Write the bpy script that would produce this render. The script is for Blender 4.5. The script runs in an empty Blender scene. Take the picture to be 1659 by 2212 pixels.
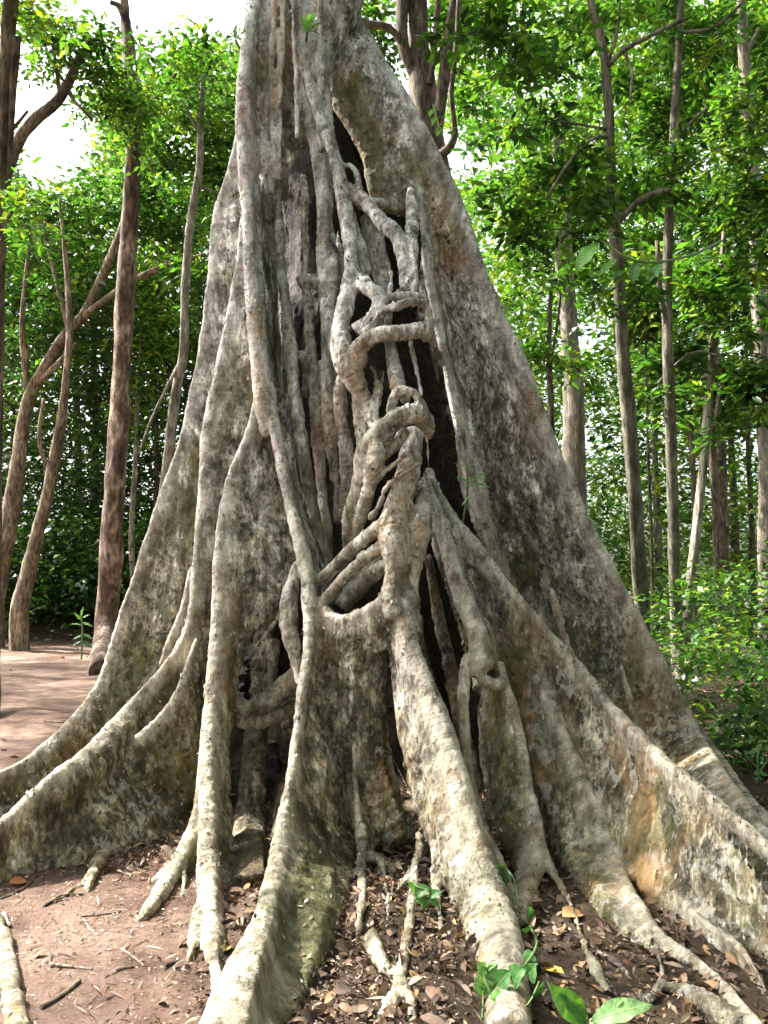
import bpy, math, random
import numpy as np
from mathutils import Vector, kdtree

R = math.radians
SC = bpy.context.scene
COL = SC.collection
random.seed(7)
RNG = np.random.default_rng(7)

# ------------------------------------------------------------------ camera
W0, H0 = 1659.0, 2212.0          # working picture coordinates
FPX = 1597.0
PITCH = R(5.5)
CAM = np.array([0.0, 0.0, 1.55])
cam_d = bpy.data.cameras.new("camera")
cam = bpy.data.objects.new("camera", cam_d)
COL.objects.link(cam)
cam.location = CAM
cam.rotation_euler = (R(90) + PITCH, 0, 0)
cam_d.sensor_fit = 'VERTICAL'
cam_d.sensor_height = 24.0
cam_d.lens = 24.0 * FPX / H0
cam_d.clip_start = 0.05
cam_d.clip_end = 2000
SC.camera = cam

# ------------------------------------------------------------------ light
SUN_VEC = Vector((-0.86, 0.30, 0.98)).normalized()
sun_el = math.asin(SUN_VEC.z)
sun_az = math.atan2(SUN_VEC.x, SUN_VEC.y)
wd = bpy.data.worlds.new("World")
SC.world = wd
wd.use_nodes = True
wn, wl = wd.node_tree.nodes, wd.node_tree.links
wn.clear()
sky = wn.new('ShaderNodeTexSky')
sky.sky_type = 'NISHITA'
sky.sun_disc = False
sky.sun_elevation = sun_el
sky.sun_rotation = sun_az
sky.air_density = 1.0
sky.dust_density = 6.0
sky.ozone_density = 1.0
hs = wn.new('ShaderNodeHueSaturation')
hs.inputs['Saturation'].default_value = 0.25
bg = wn.new('ShaderNodeBackground')
bg.inputs['Strength'].default_value = 0.15
wo = wn.new('ShaderNodeOutputWorld')
wl.new(sky.outputs[0], hs.inputs['Color'])
wl.new(hs.outputs[0], bg.inputs['Color'])
wl.new(bg.outputs[0], wo.inputs['Surface'])

sd = bpy.data.lights.new("sun", 'SUN')
sd.energy = 4.3
sd.angle = R(0.6)
sd.color = (1.0, 0.94, 0.84)
sun = bpy.data.objects.new("sun", sd)
COL.objects.link(sun)
sun.rotation_euler = SUN_VEC.to_track_quat('Z', 'Y').to_euler()
sun.location = (-20, 15, 30)

SC.view_settings.view_transform = 'Standard'
SC.view_settings.look = 'None'
SC.view_settings.exposure = 2.08
SC.view_settings.gamma = 1.0
SC.cycles.max_bounces = 6
SC.cycles.diffuse_bounces = 4
SC.cycles.glossy_bounces = 2
SC.cycles.transmission_bounces = 3
SC.cycles.transparent_max_bounces = 4
SC.cycles.use_adaptive_sampling = True
SC.cycles.sample_clamp_indirect = 6.0

# ------------------------------------------------------------------ helpers
FWD = np.array([0, math.cos(PITCH), math.sin(PITCH)])
UP = np.array([0, -math.sin(PITCH), math.cos(PITCH)])
RT = np.array([1.0, 0, 0])


def ray(px, py):
    return FWD + (px - W0 / 2) / FPX * RT - (py - H0 / 2) / FPX * UP


def sstep(a, b, x):
    t = np.clip((x - a) / (b - a), 0, 1)
    return t * t * (3 - 2 * t)


def _h(ix, iy, iz):
    n = (ix * 374761393 + iy * 668265263 + iz * 2147483647 + 1274126177) & 0xffffffff
    n = ((n ^ (n >> 13)) * 1274126177) & 0xffffffff
    n = ((n ^ (n >> 16)) * 2246822519) & 0xffffffff
    return ((n ^ (n >> 15)) & 0xffffff).astype(np.float64) / 16777215.0 * 2 - 1


def vnoise(p):
    p = np.asarray(p, float)
    i = np.floor(p).astype(np.int64)
    f = p - i
    f = f * f * (3 - 2 * f)
    x, y, z = i[:, 0], i[:, 1], i[:, 2]
    fx, fy, fz = f[:, 0], f[:, 1], f[:, 2]
    r = 0
    for dx in (0, 1):
        wx = fx if dx else 1 - fx
        for dy in (0, 1):
            wy = fy if dy else 1 - fy
            for dz in (0, 1):
                wz = fz if dz else 1 - fz
                r = r + wx * wy * wz * _h(x + dx, y + dy, z + dz)
    return r


def fbm(p, o=4, g=0.5):
    a, s, r = 1.0, 1.0, 0
    for k in range(o):
        r = r + a * vnoise(np.asarray(p) * s + 17.3 * k)
        a *= g
        s *= 2.03
    return r


def ground_h(x, y):
    x = np.atleast_1d(np.asarray(x, float))
    y = np.atleast_1d(np.asarray(y, float))
    q = np.stack([x, y, np.zeros_like(x)], 1)
    near = 1 - sstep(12, 30, y)
    h = 0.035 * fbm(q * 0.9, 3) + near * 0.012 * fbm(q * 5, 3)
    h = h + 0.02 * np.exp(-((x - 0.2) ** 2 + (y - 5.0) ** 2) / 3.0)
    left = 1 - sstep(-3, 3, x)
    h = h + left * (sstep(19, 25, y) * 1.1 + 0.03 * np.clip(y - 25, 0, 60))
    h = h + (1 - left) * (sstep(6, 20, y) * 0.35 + 0.05 * fbm(q * 0.5, 2))
    return h


def gdepth(px, py):
    r = ray(px, py)
    t = 3.0
    for k in range(40):
        p = CAM + r * t
        g = ground_h(p[0], p[1])[0]
        if r[2] > -0.02:
            return 20.0
        t = t + ((g - p[2]) / r[2]) * 0.7
        t = min(max(t, 1.0), 60)
    return t


def P(px, py, d=None):
    if d is None:
        d = gdepth(px, py)
    return CAM + ray(px, py) * d


def mk(name, V, F, mat=None, parent=None, origin=None, smooth=True, attrs=None, uv=None):
    V = np.asarray(V, np.float32)
    F = np.asarray(F, np.int32)
    if origin is not None:
        V = V - np.asarray(origin, np.float32)
    me = bpy.data.meshes.new(name)
    n, k = F.shape
    me.vertices.add(len(V))
    me.vertices.foreach_set('co', V.ravel())
    me.loops.add(n * k)
    me.loops.foreach_set('vertex_index', F.ravel())
    me.polygons.add(n)
    me.polygons.foreach_set('loop_start', np.arange(0, n * k, k, dtype=np.int32))
    try:
        me.polygons.foreach_set('loop_total', np.full(n, k, np.int32))
    except Exception:
        pass
    if smooth:
        me.polygons.foreach_set('use_smooth', np.ones(n, bool))
    me.update(calc_edges=True)
    if attrs:
        for an, (dt, data) in attrs.items():
            a = me.attributes.new(an, dt, 'POINT')
            if dt == 'FLOAT':
                a.data.foreach_set('value', np.asarray(data, np.float32).ravel())
            else:
                a.data.foreach_set('color', np.asarray(data, np.float32).ravel())
    if mat:
        me.materials.append(mat)
    o = bpy.data.objects.new(name, me)
    COL.objects.link(o)
    if parent is not None:
        o.parent = parent
    elif origin is not None:
        o.location = [float(c) for c in origin]
    return o


def empty(name, loc):
    o = bpy.data.objects.new(name, None)
    COL.objects.link(o)
    o.empty_display_size = 0.2
    o.location = [float(c) for c in loc]
    return o


def tag(o, label=None, cat=None, group=None, kind=None):
    if label:
        o['label'] = label
    if cat:
        o['category'] = cat
    if group:
        o['group'] = group
    if kind:
        o['kind'] = kind
    return o


def catmull(A, n):
    """A (m,k) control rows -> n rows, uniform catmull-rom in index"""
    A = np.asarray(A, float)
    m = len(A)
    if m == 2:
        t = np.linspace(0, 1, n)[:, None]
        return A[0] * (1 - t) + A[1] * t
    E = np.vstack([2 * A[0] - A[1], A, 2 * A[-1] - A[-2]])
    t = np.linspace(0, m - 1, n)
    i = np.minimum(t.astype(int), m - 2)
    f = (t - i)[:, None]
    p0, p1, p2, p3 = E[i], E[i + 1], E[i + 2], E[i + 3]
    return 0.5 * (2 * p1 + (p2 - p0) * f + (2 * p0 - 5 * p1 + 4 * p2 - p3) * f ** 2 + (3 * p1 - p0 - 3 * p2 + p3) * f ** 3)


def nrm(v):
    return v / np.maximum(np.linalg.norm(v, axis=-1, keepdims=True), 1e-9)


def grid_faces(n, m, off=0):
    i = np.arange(n - 1)[:, None]
    j = np.arange(m)[None, :]
    a = i * m + j
    b = i * m + (j + 1) % m
    return (np.stack([a, b, b + m, a + m], -1).reshape(-1, 4) + off)


def close_caps(V, n, m):
    """adds two cap centres; returns V, quads incl. caps (as degenerate-free quads by pairing)"""
    F = [grid_faces(n, m)]
    c0 = len(V)
    V = np.vstack([V, V[:m].mean(0), V[(n - 1) * m:n * m].mean(0)])
    j = np.arange(0, m, 2)
    F.append(np.stack([np.full(len(j), c0), (j + 2) % m, (j + 1) % m, j], 1))
    b = (n - 1) * m
    F.append(np.stack([np.full(len(j), c0 + 1), b + j, b + (j + 1) % m, b + (j + 2) % m], 1))
    return V, np.vstack(F)


def tube_world(pts, rad, m=16, step=0.03, lump=0.07, stri=0.05, seed=0.0, tip=False):
    """pts (k,3), rad (k,) -> V,F,vlen,tangent"""
    pts = np.asarray(pts, float)
    rad = np.asarray(rad, float)
    L = np.linalg.norm(np.diff(pts, axis=0), axis=1).sum()
    n = max(6, int(L / step))
    A = catmull(np.hstack([pts, rad[:, None]]), n)
    C, r = A[:, :3], np.maximum(A[:, 3], 0.0015)
    if tip:
        r = r * np.sqrt(np.clip((1 - np.linspace(0, 1, n)) * n / 4, 0.05, 1))
    T = nrm(np.gradient(C, axis=0))
    ref = np.array([0, 1.0, 0]) if abs(T[0][1]) < 0.8 else np.array([1.0, 0, 0])
    U = np.zeros_like(C)
    u = nrm(np.cross(T[0], ref))
    for i in range(n):
        u = u - T[i] * np.dot(u, T[i])
        u = u / np.linalg.norm(u)
        U[i] = u
    Wv = np.cross(T, U)
    th = np.linspace(0, 2 * np.pi, m, endpoint=False)
    ct, st = np.cos(th), np.sin(th)
    vl = np.concatenate([[0], np.cumsum(np.linalg.norm(np.diff(C, axis=0), axis=1))])
    rr = np.repeat(r[:, None], m, 1)
    q = np.stack([np.tile(ct * 1.6, n), np.tile(st * 1.6, n), np.repeat(vl * 0.8, m)], 1) + seed
    q2 = np.stack([np.tile(ct * 0.8, n), np.tile(st * 0.8, n), np.repeat(vl / np.maximum(r, .02) * 0.35, m)], 1) + seed * 1.7
    rr = rr * (1 + stri * fbm(q, 3).reshape(n, m) * 1.5 + lump * fbm(q2, 2).reshape(n, m))
    V = C[:, None, :] + rr[..., None] * (ct[None, :, None] * U[:, None, :] + st[None, :, None] * Wv[:, None, :])
    V, F = close_caps(V.reshape(-1, 3), n, m)
    vlen = np.concatenate([np.repeat(vl, m), [0, vl[-1]]])
    TT = np.vstack([np.repeat(T, m, 0), T[0], T[-1]])
    return V, F, vlen, TT


def clampd(px, py, d, f):
    if py < 1450:
        return d
    g = gdepth(px, py)
    return g if d is None else min(d, g * f)


def unproj(x, y, z):
    v = np.array([x, y, z]) - CAM
    d = v @ FWD
    return W0 / 2 + (v @ RT) / d * FPX, H0 / 2 - (v @ UP) / d * FPX, d


def px_tube(rows, free=False, **k):
    ds = [a[2] if free else clampd(a[0], a[1], a[2], .990 if i < len(rows) - 1 else 1.02) for i, a in enumerate(rows)]
    pts = [P(a[0], a[1], d) for a, d in zip(rows, ds)]
    rad = [a[3] * d / FPX for a, d in zip(rows, ds)]
    return tube_world(pts, rad, **k)


def px_fin(rows, step=0.03, neck=0.25, seed=0.0, stri=0.02, ns=14, nc=9):
    """rows: (xr,yr,dr,rr, xi,yi,di,ri): ridge and inner edge of a buttress plate"""
    A = []
    for a in rows:
        dr = clampd(a[0], a[1], a[2], .985)
        di = clampd(a[4], a[5], a[6], 1.01)
        dr = min(dr, di + .02)
        A.append(list(P(a[0], a[1], dr)) + [a[3] * dr / FPX] + list(P(a[4], a[5], di)) + [a[7] * di / FPX])
    A = np.array(A)
    L = np.linalg.norm(np.diff(A[:, :3], axis=0), axis=1).sum()
    n = max(8, int(L / step))
    A = catmull(A, n)
    Rp, rr, Ip, ri = A[:, :3], np.maximum(A[:, 3], .004), A[:, 4:7], np.maximum(A[:, 7], .004)
    ax = Ip - Rp
    Ln = np.linalg.norm(ax, axis=1)
    ax = nrm(ax)
    T = nrm(np.gradient(Rp, axis=0))
    N = nrm(np.cross(ax, T))
    fa = np.linspace(np.pi / 2, 3 * np.pi / 2, nc)
    s_loop, w_loop, kind = [], [], []
    for a in fa:
        s_loop.append((0, math.cos(a), math.sin(a)))           # front cap around R
    for t in np.linspace(0, 1, ns + 2)[1:-1]:
        s_loop.append((1, t, -1))
    for a in np.linspace(-np.pi / 2, np.pi / 2, nc):
        s_loop.append((2, math.cos(a), math.sin(a)))
    for t in np.linspace(1, 0, ns + 2)[1:-1]:
        s_loop.append((1, t, 1))
    m = len(s_loop)
    if m % 2:
        s_loop.append(s_loop[-1])
        m += 1
    vl = np.concatenate([[0], np.cumsum(np.linalg.norm(np.diff(Rp, axis=0), axis=1))])
    V = np.zeros((n, m, 3))
    ridge = np.zeros((n, m))
    for j, (kk, a, b) in enumerate(s_loop):
        if kk == 0:
            s, w = a * rr, b * rr
            ridge[:, j] = 1
        elif kk == 2:
            s, w = Ln + a * ri, b * ri
        else:
            s = a * Ln
            th = (rr * (1 - a) + ri * a) * (1 - neck * math.sin(math.pi * min(1, a * 1.15)))
            w = b * th
            ridge[:, j] = np.clip(1 - s / (3.0 * rr), 0, 1)
            q = np.stack([s * 9 + b * 3.1, np.full(n, seed), vl * 1.1], 1)
            q2 = np.stack([s * 2.2 + b * 7.7, np.full(n, seed + 4), vl * 0.9], 1)
            fade = np.clip(s / (2 * rr), 0, 1)
            w = w + b * fade * (stri * fbm(q, 3) + 0.04 * fbm(q2, 2))
        V[:, j] = Rp + ax * s[:, None] + N * w[:, None]
    V, F = close_caps(V.reshape(-1, 3), n, m)
    vlen = np.concatenate([np.repeat(vl, m), [0, vl[-1]]])
    TT = np.vstack([np.repeat(T, m, 0), T[0], T[-1]])
    rg = np.concatenate([ridge.ravel(), [0, 0]])
    return V, F, vlen, TT, rg


# ------------------------------------------------------------------ materials
class NB:
    def __init__(s, name):
        s.m = bpy.data.materials.new(name)
        s.m.use_nodes = True
        s.n, s.l = s.m.node_tree.nodes, s.m.node_tree.links
        s.n.clear()
        s.out = s.n.new('ShaderNodeOutputMaterial')
        s.tc = s.n.new('ShaderNodeTexCoord')

    def put(s, sock, v):
        if hasattr(v, 'is_output'):
            s.l.new(v, sock)
        else:
            sock.default_value = v if not isinstance(v, tuple) or len(v) != 3 or sock.type != 'RGBA' else (*v, 1)

    def map(s, scale, src=None, rot=(0, 0, 0), loc=(0, 0, 0)):
        k = s.n.new('ShaderNodeMapping')
        s.l.new(src or s.tc.outputs['Object'], k.inputs[0])
        k.inputs['Scale'].default_value = scale
        k.inputs['Rotation'].default_value = rot
        k.inputs['Location'].default_value = loc
        return k.outputs[0]

    def noise(s, vec, scale=1, detail=4, rough=.55, dist=0):
        k = s.n.new('ShaderNodeTexNoise')
        s.l.new(vec, k.inputs['Vector'])
        k.inputs['Scale'].default_value = scale
        k.inputs['Detail'].default_value = detail
        k.inputs['Roughness'].default_value = rough
        k.inputs['Distortion'].default_value = dist
        return k.outputs['Fac']

    def ramp(s, f, stops):
        k = s.n.new('ShaderNodeValToRGB')
        s.l.new(f, k.inputs[0])
        e = k.color_ramp.elements
        while len(e) < len(stops):
            e.new(0.5)
        for i, (p, c) in enumerate(stops):
            e[i].position = p
            e[i].color = (*c, 1) if isinstance(c, tuple) else (c, c, c, 1)
        return k.outputs[0]

    def mix(s, f, a, b, mode='MIX'):
        k = s.n.new('ShaderNodeMix')
        k.data_type = 'RGBA'
        k.blend_type = mode
        s.put(k.inputs[0], f)
        s.put(k.inputs[6], a)
        s.put(k.inputs[7], b)
        return k.outputs[2]

    def math(s, op, a, b=0.0, clamp=False):
        k = s.n.new('ShaderNodeMath')
        k.operation = op
        k.use_clamp = clamp
        s.put(k.inputs[0], a)
        s.put(k.inputs[1], b)
        return k.outputs[0]

    def attr(s, name, out='Fac'):
        k = s.n.new('ShaderNodeAttribute')
        k.attribute_name = name
        return k.outputs[out]

    def sep(s, v):
        k = s.n.new('ShaderNodeSeparateXYZ')
        s.l.new(v, k.inputs[0])
        return k.outputs

    def bump(s, h, dist, strength=1.0, normal=None):
        k = s.n.new('ShaderNodeBump')
        s.l.new(h, k.inputs['Height'])
        k.inputs['Distance'].default_value = dist
        k.inputs['Strength'].default_value = strength
        if normal is not None:
            s.l.new(normal, k.inputs['Normal'])
        return k.outputs[0]

    def bsdf(s, col, rough, normal=None, spec=0.3):
        k = s.n.new('ShaderNodeBsdfPrincipled')
        s.put(k.inputs['Base Color'], col)
        s.put(k.inputs['Roughness'], rough)
        k.inputs['Specular IOR Level'].default_value = spec
        if normal is not None:
            s.l.new(normal, k.inputs['Normal'])
        return k

    def surf(s, k):
        s.l.new(k.outputs[0], s.out.inputs['Surface'])
        return s.m


def bark_fig():
    b = NB('fig_bark')
    z = b.sep(b.tc.outputs['Object'])[2]
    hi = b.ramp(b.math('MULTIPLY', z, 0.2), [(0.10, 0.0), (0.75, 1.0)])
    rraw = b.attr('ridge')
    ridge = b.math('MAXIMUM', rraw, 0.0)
    inner = b.math('MAXIMUM', b.math('MULTIPLY', rraw, -1.0), 0.0, True)  # mask for shade painted into core and hollow bark
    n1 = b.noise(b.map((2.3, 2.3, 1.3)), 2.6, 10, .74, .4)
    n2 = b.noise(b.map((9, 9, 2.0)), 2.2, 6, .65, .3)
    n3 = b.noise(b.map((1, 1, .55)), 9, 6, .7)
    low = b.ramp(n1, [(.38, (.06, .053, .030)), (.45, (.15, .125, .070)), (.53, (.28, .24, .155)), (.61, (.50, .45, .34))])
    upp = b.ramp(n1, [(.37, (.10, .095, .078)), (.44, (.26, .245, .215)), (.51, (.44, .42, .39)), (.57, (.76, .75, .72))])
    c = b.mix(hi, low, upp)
    # streaks along the grain and small mottling
    c = b.mix(0.85, c, b.ramp(n2, [(.38, .40), (.5, .98), (.60, 1.30)]), 'MULTIPLY')
    c = b.mix(0.9, c, b.ramp(n3, [(.41, .40), (.5, 1.0), (.58, 1.45)]), 'MULTIPLY')
    n4 = b.noise(b.map((1, 1, .6)), 34, 6, .7)
    c = b.mix(0.9, c, b.ramp(n4, [(.41, .45), (.5, 1.0), (.58, 1.4)]), 'MULTIPLY')
    bs = b.ramp(b.noise(b.map((2.6, 2.6, .5), loc=(2, 8, 4)), 2.0, 9, .74, .5), [(.50, 0.0), (.57, 1.0)])
    c = b.mix(b.math('MULTIPLY', bs, .66), c, (.050, .046, .034))
    # ochre stain
    st = b.ramp(b.noise(b.map((1.1, 1.1, .5)), 1.5, 4, .6), [(.52, 0.0), (.64, 1.0)])
    c = b.mix(b.math('MULTIPLY', st, 0.6), c, (.36, .21, .085))
    # lichen
    lf = b.noise(b.map((1, 1, .8)), 11, 7, .72, .5)
    li = b.ramp(lf, [(.525, 0.0), (.57, 1.0)])
    lim = b.ramp(b.noise(b.map((1, 1, 1)), 1.3, 3, .5), [(.40, 0.0), (.54, 1.0)])
    c = b.mix(b.math('MULTIPLY', b.math('MULTIPLY', li, lim), 0.42), c, (.68, .69, .64))
    # moss
    mf = b.noise(b.map((1, 1, .7), loc=(3, 5, 1)), 1.25, 9, .72, .6)
    mo = b.ramp(mf, [(.51, 0.0), (.58, 1.0)])
    c = b.mix(b.math('MULTIPLY', mo, 0.72), c, b.ramp(n3, [(.35, (.035, .040, .012)), (.65, (.14, .14, .045))]))
    # pits
    vo = b.n.new('ShaderNodeTexVoronoi')
    wn_ = b.n.new('ShaderNodeTexNoise')
    b.l.new(b.tc.outputs['Object'], wn_.inputs['Vector'])
    wn_.inputs['Scale'].default_value = 22
    va = b.n.new('ShaderNodeVectorMath')
    va.operation = 'MULTIPLY_ADD'
    b.l.new(wn_.outputs['Color'], va.inputs[0])
    va.inputs[1].default_value = (.07, .07, .05)
    b.l.new(b.map((1, 1, .75)), va.inputs[2])
    b.l.new(va.outputs[0], vo.inputs['Vector'])
    vo.inputs['Scale'].default_value = 17
    pit = b.ramp(vo.outputs['Distance'], [(.20, 1.0), (.30, 0.0)])
    pitm = b.ramp(b.noise(b.map((1, 1, 1), loc=(9, 0, 0)), 4.5, 3), [(.45, 0.0), (.50, 1.0)])
    pitf = b.math('MULTIPLY', pit, pitm)
    c = b.mix(b.math('MULTIPLY', pitf, .8), c, (.05, .045, .035))
    # pale smooth bark along the crest of every buttress
    rn = b.ramp(n1, [(.38, .25), (.55, .95)])
    c = b.mix(b.math('MULTIPLY', b.math('MULTIPLY', ridge, rn), .72), c, b.mix(hi, b.ramp(n3, [(.40, (.34, .29, .21)), (.60, (.72, .66, .54))]), b.ramp(n3, [(.40, (.36, .35, .33)), (.60, (.78, .77, .75))])))
    vl = b.attr('vlen')
    cb = b.n.new('ShaderNodeCombineXYZ')
    b.l.new(b.math('MULTIPLY', vl, 1.0), cb.inputs[2])
    nv = b.noise(b.map((1.2, 1.2, 0.6)), 3, 4)
    cv = b.n.new('ShaderNodeCombineXYZ')
    b.l.new(nv, cv.inputs[0])
    b.l.new(b.math('MULTIPLY', vl, 34.0), cv.inputs[2])
    rings = b.noise(cv.outputs[0], 1.7, 3, .6)
    c = b.mix(b.math('MULTIPLY', ridge, .5), c, b.ramp(rings, [(.38, .62), (.52, 1.05)]), 'MULTIPLY')
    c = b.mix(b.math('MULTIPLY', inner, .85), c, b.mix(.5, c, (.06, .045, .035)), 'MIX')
    c = b.mix(b.math('MULTIPLY', inner, 1.0), c, (.11, .085, .075), 'MULTIPLY')  # painted recess shade, multiplied into the bark colour
    rb = b.bump(b.math('MULTIPLY', rings, ridge), 0.010, .9)
    fine = b.noise(b.map((1, 1, .55)), 42, 8, .72)
    b1 = b.bump(n2, 0.030, .9, rb)
    b2 = b.bump(fine, 0.010, 1.0, b1)
    b3 = b.bump(b.math('MULTIPLY', n3, 1.0), 0.018, .9, b2)
    b4 = b.bump(b.math('SUBTRACT', 1.0, pitf), 0.008, .8, b3)
    return b.surf(b.bsdf(c, b.ramp(n3, [(.3, .95), (.7, .68)]), b4, .28))


def bark_tree(name, dark, mid, lite, moss=0.2, streak=1.0, scale=1.0):
    b = NB(name)
    n1 = b.noise(b.map((3 * scale, 3 * scale, 1.0)), 1.5, 7, .66, .3)
    n2 = b.noise(b.map((16 * scale, 16 * scale, 3.2)), 1.5, 6, .62)
    c = b.ramp(n1, [(.33, dark), (.5, mid), (.66, lite)])
    c = b.mix(streak * .95, c, b.ramp(n2, [(.36, .30), (.5, .95), (.62, 1.6)]), 'MULTIPLY')
    mo = b.ramp(b.noise(b.map((1, 1, .5)), 2.0, 6, .6), [(.5, 0.0), (.62, 1.0)])
    c = b.mix(b.math('MULTIPLY', mo, moss), c, (.07, .09, .03))
    bb = b.bump(n2, .03, .9)
    bb = b.bump(b.noise(b.map((1, 1, .6)), 40, 5, .65), .008, .8, bb)
    return b.surf(b.bsdf(c, .88, bb, .25))


def leaf_mat(name, trans=0.45, rough=.42, spec=.45, tint=(1.12, 1.28, .5)):
    b = NB(name)
    ca = b.attr('lc', 'Color')
    k = b.bsdf(ca, rough, None, spec)
    tr = b.n.new('ShaderNodeBsdfTranslucent')
    b.l.new(b.mix(1.0, ca, tint, 'MULTIPLY'), tr.inputs['Color'])
    mx = b.n.new('ShaderNodeMixShader')
    mx.inputs[0].default_value = trans
    b.l.new(k.outputs[0], mx.inputs[1])
    b.l.new(tr.outputs[0], mx.inputs[2])
    b.l.new(mx.outputs[0], b.out.inputs['Surface'])
    return b.m


def litter_mat():
    b = NB('dead_leaf')
    ca = b.attr('lc', 'Color')
    n = b.noise(b.map((1, 1, 1)), 60, 4)
    c = b.mix(.6, ca, b.ramp(n, [(.35, .6), (.65, 1.2)]), 'MULTIPLY')
    return b.surf(b.bsdf(c, .7, None, .3))


def ground_mat():
    b = NB('forest_ground')
    o = b.tc.outputs['Object']
    x, y, z = b.sep(o)[0], b.sep(o)[1], b.sep(o)[2]
    n1 = b.noise(b.map((1, 1, 1)), 1.1, 6, .6)
    n2 = b.noise(b.map((1, 1, 1)), 9, 9, .72)
    n3 = b.noise(b.map((1, 1, 1)), 55, 7, .75)
    soil = b.ramp(n1, [(.38, (.125, .076, .053)), (.5, (.205, .132, .097)), (.62, (.32, .222, .170))])
    soil = b.mix(.75, soil, b.ramp(n2, [(.32, .58), (.52, 1.0), (.68, 1.3)]), 'MULTIPLY')
    soil = b.mix(.7, soil, b.ramp(n3, [(.36, .55), (.55, 1.05), (.64, 1.35)]), 'MULTIPLY')
    duff = b.ramp(n2, [(.3, (.035, .026, .018)), (.5, (.085, .06, .04)), (.7, (.15, .11, .07))])
    wob = b.math('MULTIPLY', b.math('SUBTRACT', n1, .5), 5.0)
    fx = b.ramp(b.math('MULTIPLY', b.math('ADD', b.math('ADD', x, wob), 2.0), .25), [(.30, 0.0), (.52, 1.0)])
    fy = b.ramp(b.math('MULTIPLY', b.math('ADD', y, b.math('MULTIPLY', wob, .6)), .04), [(.74, 0.0), (.80, 1.0)])
    f = b.math('MAXIMUM', fx, fy)
    c = b.mix(f, soil, duff)
    bb = b.bump(n2, .05, .9)
    bb = b.bump(n3, .02, 1.0, bb)
    return b.surf(b.bsdf(c, .92, bb, .2))


M_FIG = bark_fig()
M_RED = bark_tree('red_bark', (.035, .022, .017), (.105, .066, .048), (.32, .24, .19), .15, 1.0, .6)
M_BRN = bark_tree('brown_bark', (.07, .048, .033), (.17, .125, .088), (.33, .27, .20), .3)
M_SAP = bark_tree('sapling_bark', (.06, .055, .04), (.14, .125, .095), (.28, .26, .20), .35, .8)
M_GRY = bark_tree('grey_bark', (.09, .08, .062), (.20, .175, .14), (.40, .37, .32), .3, .7)
M_DRK = bark_tree('dark_bark', (.035, .028, .02), (.09, .07, .05), (.20, .16, .12), .3)
M_LEAF = leaf_mat('green_leaf')
M_DEAD = litter_mat()
M_SOIL = ground_mat()

# ------------------------------------------------------------------ ground
u = np.linspace(-1, 1, 261)
xs = np.sinh(u * 5.2) / np.sinh(5.2) * 260
v = np.linspace(0, 1, 300)
ys = np.sinh(v * 5.6) / np.sinh(5.6) * 420 - 2.5
ys = np.concatenate([np.linspace(-60, -3, 12), ys])
xx, yy = np.meshgrid(xs, ys)
zz = ground_h(xx.ravel(), yy.ravel())
GV = np.stack([xx.ravel(), yy.ravel(), zz], 1)
ny, nx = xx.shape
i, j = np.meshgrid(np.arange(ny - 1), np.arange(nx - 1), indexing='ij')
a = (i * nx + j).ravel()
GF = np.stack([a, a + 1, a + nx + 1, a + nx], 1)
tag(mk('ground', GV, GF, M_SOIL), kind='structure')

# ------------------------------------------------------------------ the strangler fig
FIG0 = np.array([0.0, 5.4, 0.0])
fig = empty('strangler_fig', FIG0)
tag(fig, 'giant hollow strangler fig with buttress roots and knotted aerial roots in the middle', 'tree')

PARTS = []     # (name, V, F, vlen, T, ridge)


def add_fin(name, rows, **k):
    V, F, vl, T, rg = px_fin(rows, seed=len(PARTS) * 3.7, **k)
    PARTS.append((name, V, F, vl, T, rg))


def add_tube(name, rows, ridge=0.55, **k):
    V, F, vl, T = px_tube(rows, seed=len(PARTS) * 5.3, **k)
    PARTS.append((name, V, F, vl, T, np.full(len(V), ridge)))

# core trunk behind the roots; negative ridge paints recess shade into its bark
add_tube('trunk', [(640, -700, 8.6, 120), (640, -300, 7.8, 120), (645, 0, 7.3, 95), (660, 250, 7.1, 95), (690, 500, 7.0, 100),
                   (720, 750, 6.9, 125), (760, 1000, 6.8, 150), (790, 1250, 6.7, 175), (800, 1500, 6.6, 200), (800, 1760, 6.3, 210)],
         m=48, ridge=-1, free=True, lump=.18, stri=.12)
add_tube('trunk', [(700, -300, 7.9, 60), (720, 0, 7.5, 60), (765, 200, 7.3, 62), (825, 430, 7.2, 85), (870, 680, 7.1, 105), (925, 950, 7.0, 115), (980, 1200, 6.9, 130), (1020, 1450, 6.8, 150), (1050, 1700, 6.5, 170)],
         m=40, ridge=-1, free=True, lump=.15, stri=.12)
add_tube('trunk', [(610, 1100, 6.6, 60), (580, 1300, 6.6, 95), (560, 1450, 6.35, 105), (550, 1600, 6.0, 115), (545, 1760, 5.6, 125), (540, 1900, 5.1, 130)], m=32, ridge=-1, free=True, lump=.15, stri=.15)  # dark backing added behind the left hollow, shade painted in
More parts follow.
